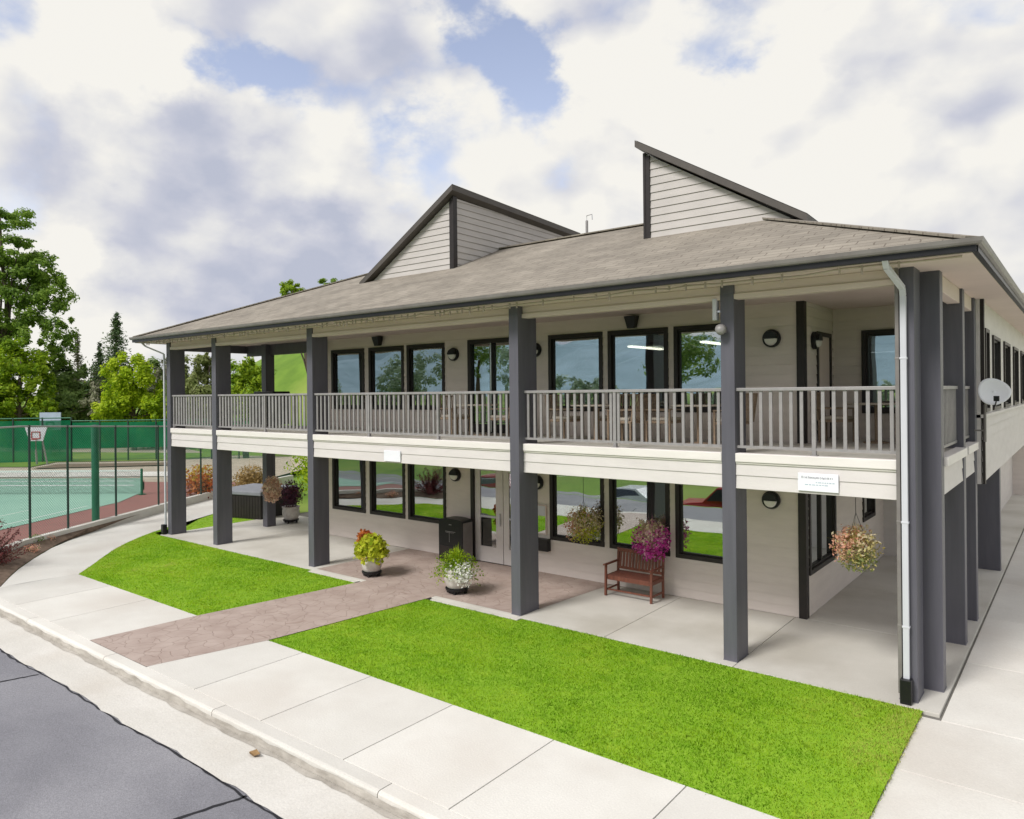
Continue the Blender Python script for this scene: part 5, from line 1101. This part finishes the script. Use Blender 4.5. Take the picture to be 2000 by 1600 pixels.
# net
np0 = np.array(onz(277, 966, .12)); np1 = np.array(onz(-60, 968, .12)); t_ = thing('tennis_net', Vector(np0), 'dark tennis net with green end post across the court', 'tennis net'); dv = Vector(np1-np0); Ln = dv.length; dn_ = dv.normalized()
mb = MB(); mb.add([(0, 0, .05), tuple(dn_*Ln+Vector((0, 0, .05))), tuple(dn_*Ln+Vector((0, 0, .98))), (0, 0, .98)], [(0, 1, 2, 3)]); o = mb.build('mesh', M['netmesh'], t_); planar_uv(o, dn_, (0, 0, 1))
mb = MB(); mb.bar((0, 0, 1.0), tuple(dn_*Ln+Vector((0, 0, 1.0))), .05, .07); mb.build('tape', M['line'], t_); mb = MB(); mb.tube([(0, 0, 0), (0, 0, 1.08)], .05, 10); mb.box(-.12, .12, -.12, .12, 0, .03); mb.build('post', M['fence_green'], t_)
# near fence along the kerb
t_ = thing('chain_link_fence', (0, 0, 0), 'chain link court fence with green top band standing on the kerb', 'fence')
FP = [(-16.9, -6.9)] + [((a[0]+b[0])/2, (a[1]+b[1])/2) for a, b in zip(offs(KP, .08), offs(KP, .12))][1:]
ZF = .28
def ftop(p_):
    q_ = np.array([p_[0], p_[1], 0.0])-CAM; D_ = float(q_@_v); x_ = PX+FPX*float(q_@_R)/D_
    return float(max(2.9, min(3.45, atd(max(x_, -150), 833, D_)[2])))
for a, b in zip(FP, FP[1:]):
    mb = MB(); mb.add([(a[0], a[1], ZF), (b[0], b[1], ZF), (b[0], b[1], ftop(b)), (a[0], a[1], ftop(a))], [(0, 1, 2, 3)]); o = mb.build('mesh_panel', M['chain'], t_); planar_uv(o, Vector((b[0]-a[0], b[1]-a[1], 0)).normalized(), (0, 0, 1))
    mb = MB(); mb.tube([(a[0], a[1], ftop(a)), (b[0], b[1], ftop(b))], .024, 8); mb.build('top_rail', M['rail'], t_)
for px_, py_ in ((27, 1075), (115, 1052), (136, 1032), (219, 1008), (283, 986), (340, 965), (-40, 1100)):
    p = onz(px_, py_, .28); 
    # snap to the fence line
    best = min(((Vector(a)+(Vector(b)-Vector(a))*s_) for a, b in zip(FP, FP[1:]) for s_ in np.linspace(0, 1, 40)), key=lambda v_: (v_-Vector((p[0], p[1]))).length)
    mb = MB(); mb.tube([(best.x, best.y, .1), (best.x, best.y, ftop(best)+.04)], .034, 8); mb.build('post', M['fence_dark'], t_)
p = onz(187, 1014, .28); t_ = thing('green_post', (p[0], p[1], .1), 'thick green painted steel post standing at the court fence', 'post'); mb = MB(); mb.tube([(0, 0, 0), (0, 0, 3.15)], .11, 14); mb.build('shaft', M['fence_green'], t_, smooth=False); mb = MB(); mb.lathe([(.11, 3.15), (.12, 3.16), (.10, 3.2), (.02, 3.22)], 14); mb.build('cap', M['fence_dark'], t_)
# far fence with windscreen
def fence_far(pts_, label, z0, z1, s0, s1, nposts):
    t_ = thing('windscreen_fence', (0, 0, 0), label, 'fence', 'fences at the far side of the court')
    for a, b in zip(pts_, pts_[1:]):
        a = Vector(a); b = Vector(b); mb = MB(); mb.add([(a.x, a.y, s0), (b.x, b.y, s0), (b.x, b.y, s1), (a.x, a.y, s1)], [(0, 1, 2, 3)]); mb.build('windscreen', M['screen'], t_)
        mb = MB(); mb.add([(a.x, a.y, z0), (b.x, b.y, z0), (b.x, b.y, s0), (a.x, a.y, s0)], [(0, 1, 2, 3)]); o = mb.build('mesh_panel', M['chain'], t_); planar_uv(o, Vector((b.x-a.x, b.y-a.y, 0)).normalized(), (0, 0, 1))
        mb = MB(); mb.tube([(a.x, a.y, z1), (b.x, b.y, z1)], .04, 6); mb.build('top_rail', M['fence_green'], t_)
        for i in range(nposts+1): p = a.lerp(b, i/nposts); mb = MB(); mb.tube([(p.x, p.y, 0), (p.x, p.y, z1+.05)], .05, 6); mb.build('post', M['fence_dark'], t_)
fa, fb, fc = onz(-150, 912, 0), onz(140, 905, 0), onz(520, 898, 0)
fence_far([tuple(fa[:2]), tuple(fb[:2])], 'green windscreen fence behind the basketball hoop', 0, 2.9, .15, 2.75, 5)
fence_far([tuple(fb[:2]), tuple(fc[:2])], 'green windscreen fence to the right, above the tan gravel', 0, 2.7, .95, 2.6, 7)
def hoop(px_, D_, ztop, w, h_, label, blue=False):
    p = atd(px_, 770, D_); t_ = thing('basketball_hoop', (p[0], p[1], 0), label, 'basketball hoop', 'basketball hoops'); z0 = ztop-h_
    ang = math.atan2(-_v[1], -_v[0]); mb = MB(); f_ = [(-w/2, z0+h_), (-w*.30, z0), (w*.30, z0), (w/2, z0+h_)] if not blue else [(-w/2, z0), (w/2, z0), (w/2, ztop), (-w/2, ztop)]
    mb.add([(x, -.03, z) for x, z in f_]+[(x, .03, z) for x, z in f_], [(0, 1, 2, 3), (7, 6, 5, 4), (0, 4, 5, 1), (1, 5, 6, 2), (2, 6, 7, 3), (3, 7, 4, 0)]); mb.build('backboard', M['white'] if not blue else pmat('board_blue', (.45, .52, .66), None, .4), t_)
    mb = MB(); [mb.bar(a, b, .04) for a, b in (((-.25, -.045, z0+.15), (.25, -.045, z0+.15)), ((-.25, -.045, z0+.55), (.25, -.045, z0+.55)), ((-.25, -.045, z0+.15), (-.25, -.045, z0+.55)), ((.25, -.045, z0+.15), (.25, -.045, z0+.55)))]; mb.build('target', M['red'] if not blue else M['ink'], t_)
    mb = MB(); mb.tube([(.23*math.cos(a), -.3+.23*math.sin(a), z0+.1) for a in np.linspace(0, 6.283, 17)], .014, 5); mb.build('rim', M['red'], t_)
    mb = MB(); mb.tube([(-.35, .6, 0), (-.35, .5, z0*.55), (-.1, .1, z0+.2)], .06, 8); mb.tube([(.3, .6, 0), (.2, .2, z0+.2)], .05, 8); mb.build('pole', M['rail'], t_)
    t_.rotation_euler = (0, 0, ang+math.pi/2)
hoop(70, 44, 2.45, 1.35, .85, 'white fan shaped basketball backboard on pale poles inside the court'); hoop(98, 52, 3.15, 1.5, 1.25, 'squarish bluish backboard rising above the far fence', True)

# ------------------------------------------------------------------ trees beyond the court and behind the house
TG = 'trees beyond the court'
tree('tall_tree', 60, 20, [(0, 425, 55, 32), (40, 470, 22, 12), (20, 490, 55, 35), (75, 520, 36, 30), (30, 560, 70, 45), (105, 578, 42, 42), (5, 640, 40, 40), (62, 640, 35, 45), (118, 655, 30, 40), (-40, 560, 60, 90), (95, 700, 30, 25)], G['tall'], 'tallest deciduous tree at the left edge with sky showing through its crown', TG, n=24000, size=.27, tr=.3, clumps=22, cr=.27)
tree('leafy_tree', 57, 30, [(40, 700, 48, 42), (5, 740, 55, 60), (70, 750, 36, 45), (30, 790, 80, 45), (-30, 780, 60, 60), (85, 800, 30, 25)], G['bright'], 'bushy yellow green tree below the tallest tree', TG, n=19000, size=.27, depth=.9)
conifer(60, 228, 622, 800, 68, 'pointed dark conifer standing above the other trees', TG, 4500); conifer(62, 196, 680, 800, 42, 'smaller dark conifer left of the pointed one', TG, 2200); conifer(66, 152, 660, 790, 22, 'thin sparse conifer beside the tall tree', TG, 900, 'grey'); conifer(64, 122, 690, 800, 36, 'short dark conifer right of the bushy tree', TG, 1500)
tree('leafy_tree', 56, 262, [(258, 722, 44, 36), (232, 765, 44, 50), (288, 765, 50, 55), (262, 800, 75, 40), (318, 795, 30, 35), (215, 805, 35, 30)], G['lime'], 'bright lime green round tree just left of the house', TG, n=15000, size=.25, depth=.9)
tree('leafy_tree', 63, 165, [(60, 820, 60, 25), (230, 815, 50, 25), (125, 765, 42, 40), (172, 752, 40, 46), (208, 765, 34, 42), (150, 800, 66, 30), (108, 735, 30, 38), (225, 735, 26, 36), (300, 745, 30, 40)], G['mid'], 'dull mid green tree mass under the conifers', TG, n=15000, size=.3)
tree('leafy_tree', 68, 140, [(110, 770, 45, 45), (160, 775, 45, 40), (205, 770, 35, 45), (130, 810, 70, 30), (190, 812, 60, 28)], G['bright'], 'bright green tree in the gap between the bushy tree and the lime green one', TG, n=12000, size=.3)
tree('leafy_tree', 59, 190, [(185, 775, 24, 30), (200, 800, 22, 20)], G['grey'], 'pale greyish shrubby tree left of the lime green one', TG, n=2600, size=.25)
tree('leafy_tree', 62, 312, [(312, 745, 30, 30), (325, 720, 20, 28), (300, 760, 30, 30)], G['grey'], 'thin twiggy pale tree against the sky beside the first column', TG, n=2200, size=.2, clumps=30)
tree('leafy_tree', 56, 390, [(385, 735, 40, 45), (410, 715, 30, 35), (395, 790, 50, 40)], G['willow'], 'pale willow like tree seen between the first two columns', TG, n=7000, size=.24)
tree('leafy_tree', 48, 480, [(475, 725, 32, 40), (505, 740, 26, 40), (490, 780, 45, 40)], G['bright'], 'rich green tree seen between the second and third columns', TG, n=7000, size=.22)
tree('leafy_tree', 70, 350, [(340, 770, 60, 30), (420, 780, 60, 30)], G['mid'], 'dark hedge like tree far behind the left columns', TG, n=4000, size=.35)
tree('hill_tree', 58, 628, [(571, 566, 24, 18), (575, 595, 26, 22), (560, 610, 20, 20)], G['bright'], 'round green treetop peeking over the left roof slope', 'treetops over the roof', n=5500, size=.2)
tree('hill_tree', 58, 650, [(648, 553, 24, 13), (672, 558, 24, 10), (628, 572, 16, 10), (655, 590, 40, 20)], G['tall'], 'wider darker treetop over the roof nearer the left wedge', 'treetops over the roof', n=5500, size=.2)
rng = np.random.default_rng(8)
for i, (px_, D_, s_, lf, lb_) in enumerate(((20, 63, 1.3, 'tall', 'dark shrub behind the far fence at the far left'), (55, 61, 1.1, 'bright', 'green shrub behind the hoop'), (150, 62, 1.3, 'mid', 'grey green shrub behind the fence below the thin conifer'), (215, 60, 1.2, 'bright', 'yellow green shrub behind the fence under the conifers'), (330, 58, 1.5, 'willow', 'pale shrub beyond the fence behind the first column'))):
    p = atd(px_, 770, D_); bush('hedge_shrub', p[0], p[1], (s_*2.2, s_*1.6, s_*1.3), [(lf, 1, None), ('mid', .5, None)], lb_, 'shrub', 2600, .3, terrain_h(p[0], p[1]), 'shrubs behind the far fence')

# far right: neighbouring building and greenery
pr = atd(1992, 755, 36)
t_ = thing('neighbour_building', (0, 0, 0), 'pale plain building behind the right end of the clubhouse', 'building'); mb = MB(); mb.box(-4, 22, 29, 40, -.1, 8.2); mb.build('wall', M['farwall'], t_); mb = MB(); mb.box(-4.3, 22.3, 28.7, 40.3, 8.2, 8.45); o = mb.build('roof', M['farroof'], t_); mb = MB(); mb.tube([(.9, 29.6, 8.4), (.9, 29.6, 9.3), (1.2, 29.6, 9.5)], .09, 8); mb.build('chimney', M['gutter'], t_)
for x in (2.6, 8, 12, 16):
    mb = MB(); mb.box(x, x+1.2, 28.93, 29.0, 1.0, 2.6); w_ = mb.build('window', M['trim'], t_); mb = MB(); mb.box(x+.1, x+1.1, 28.90, 28.925, 1.1, 2.5); mb.build('pane', M['carglass'], w_)
tree('garden_tree', 30, 1996, [(1992, 640, 16, 28), (2010, 660, 20, 40)], G['bright'], 'green treetop just showing past the right eave', 'trees by the neighbour building', n=2500, size=.16)

# ------------------------------------------------------------------ across the street, seen only as reflections in the glass
def car(loc, rz, body, label, pick=False):
    t_ = thing('parked_car', loc, label, 'car', 'cars parked across the street', rz)
    Ls = [(-2.25, .50, .30), (-2.2, .78, .75), (-1.2, .92, .88), (1.35, .98, .90), (2.1, .95, .85), (2.25, .60, .6)]
    side = [(-2.25, .32), (-2.28, .62), (-2.1, .80), (-1.15, .95), (-.45, 1.42), (.75, 1.46), (1.55, 1.02), (2.15, .98), (2.28, .70), (2.25, .32)] if not pick else [(-2.6, .45), (-2.6, .95), (-1.4, 1.10), (-.8, 1.72), (.55, 1.75), (.75, 1.15), (2.6, 1.12), (2.6, .45)]
    n_ = len(side); mb = MB(); W_ = .88
    wid = [W_*(1 if z < 1.05 else .80) for _, z in side]
    vs = [(x, -w, z) for (x, z), w in zip(side, wid)]+[(x, w, z) for (x, z), w in zip(side, wid)]
    mb.add(vs, [tuple(range(n_))[::-1], tuple(range(n_, 2*n_))]+[(i, (i+1) % n_, n_+(i+1) % n_, n_+i) for i in range(n_)]); b_ = mb.build('body', body, t_, bevel=.05)
    mb = MB(); zz = (1.0, 1.38) if not pick else (1.18, 1.66); xa = (-.95, -.42, .68, 1.30) if not pick else (-1.15, -.75, .5, .62)
    for sy in (-1, 1): mb.add([(xa[0], sy*.875, zz[0]), (xa[1], sy*.745, zz[1]), (xa[2], sy*.745, zz[1]), (xa[3], sy*.875, zz[0])], [(0, 1, 2, 3)])
    mb.build('side_window', M['carglass'], t_)
    for sx in (-1.45, 1.4):
        for sy in (-1, 1):
            mb = MB(); mb.tube([(sx, sy*.70, .33), (sx, sy*.92, .33)], .33, 20); w_ = mb.build('wheel', M['tyre'], t_); mb = MB(); mb.tube([(sx, sy*.90, .33), (sx, sy*.93, .33)], .20, 14); mb.build('rim', M['chrome'], w_)
    mb = MB(); mb.box(-2.30, -2.2, -.8, -.5, .62, .75); mb.build('headlight', M['lens'], t_); mb = MB(); mb.box(-2.30, -2.2, .5, .8, .62, .75); mb.build('headlight', M['lens'], t_)
car((-14.6, -13.2, -1.60), .05, M['silver'], 'silver sedan reflected in the lower windows'); car((-9.4, -13.0, -1.60), .0, M['red'], 'red pickup reflected in the lower right window', True); car((-23, -13.4, -1.60), .0, M['red'], 'red sedan standing farther left across the street')
for i, (x, y, s_, lf) in enumerate(((-30, -34, 1.0, 'hazy'), (-44, -44, 1.5, 'hazy'), (-18, -30, .8, 'hazy'), (-8, -33, .9, 'hazy'), (-58, -40, 1.4, 'hazy'), (-66, -62, 1.7, 'mid'), (-34, -58, 1.5, 'mid'), (5, -38, 1.2, 'hazy'), (-80, -45, 1.4, 'hazy'))):
    z = terrain_h(x, y); t_ = thing('street_tree', (x, y, z), ['rounded tree on the bank across the street', 'pale willow on the bank across the street', 'smaller grey green tree nearest the car park', 'grey green tree opposite the bench', 'dull green tree far along the street', 'largest tree on the upper hill', 'large dull tree on the upper hill', 'dull tree behind the camera position', 'grey green tree farthest along the street'][i], 'tree', 'trees across the street'); rg = np.random.default_rng(i+40)
    lb = [(rg.uniform(-1.5, 1.5)*s_, rg.uniform(-1.5, 1.5)*s_, (3.2+rg.uniform(-1, 2.0))*s_, 2.0*s_, 2.0*s_, 1.6*s_) for _ in range(5)]; P, Nn = lobes_pts(lb, 3500, rg); cards(P, Nn, .38, .6, .5, rg, mats=[G[lf]], name='crown', parent=t_); mb = MB(); trunk(mb, (0, 0, -.3), (0, 0, 3.5*s_), .22*s_, .1*s_, i); mb.build('trunk', M['bark'], t_)
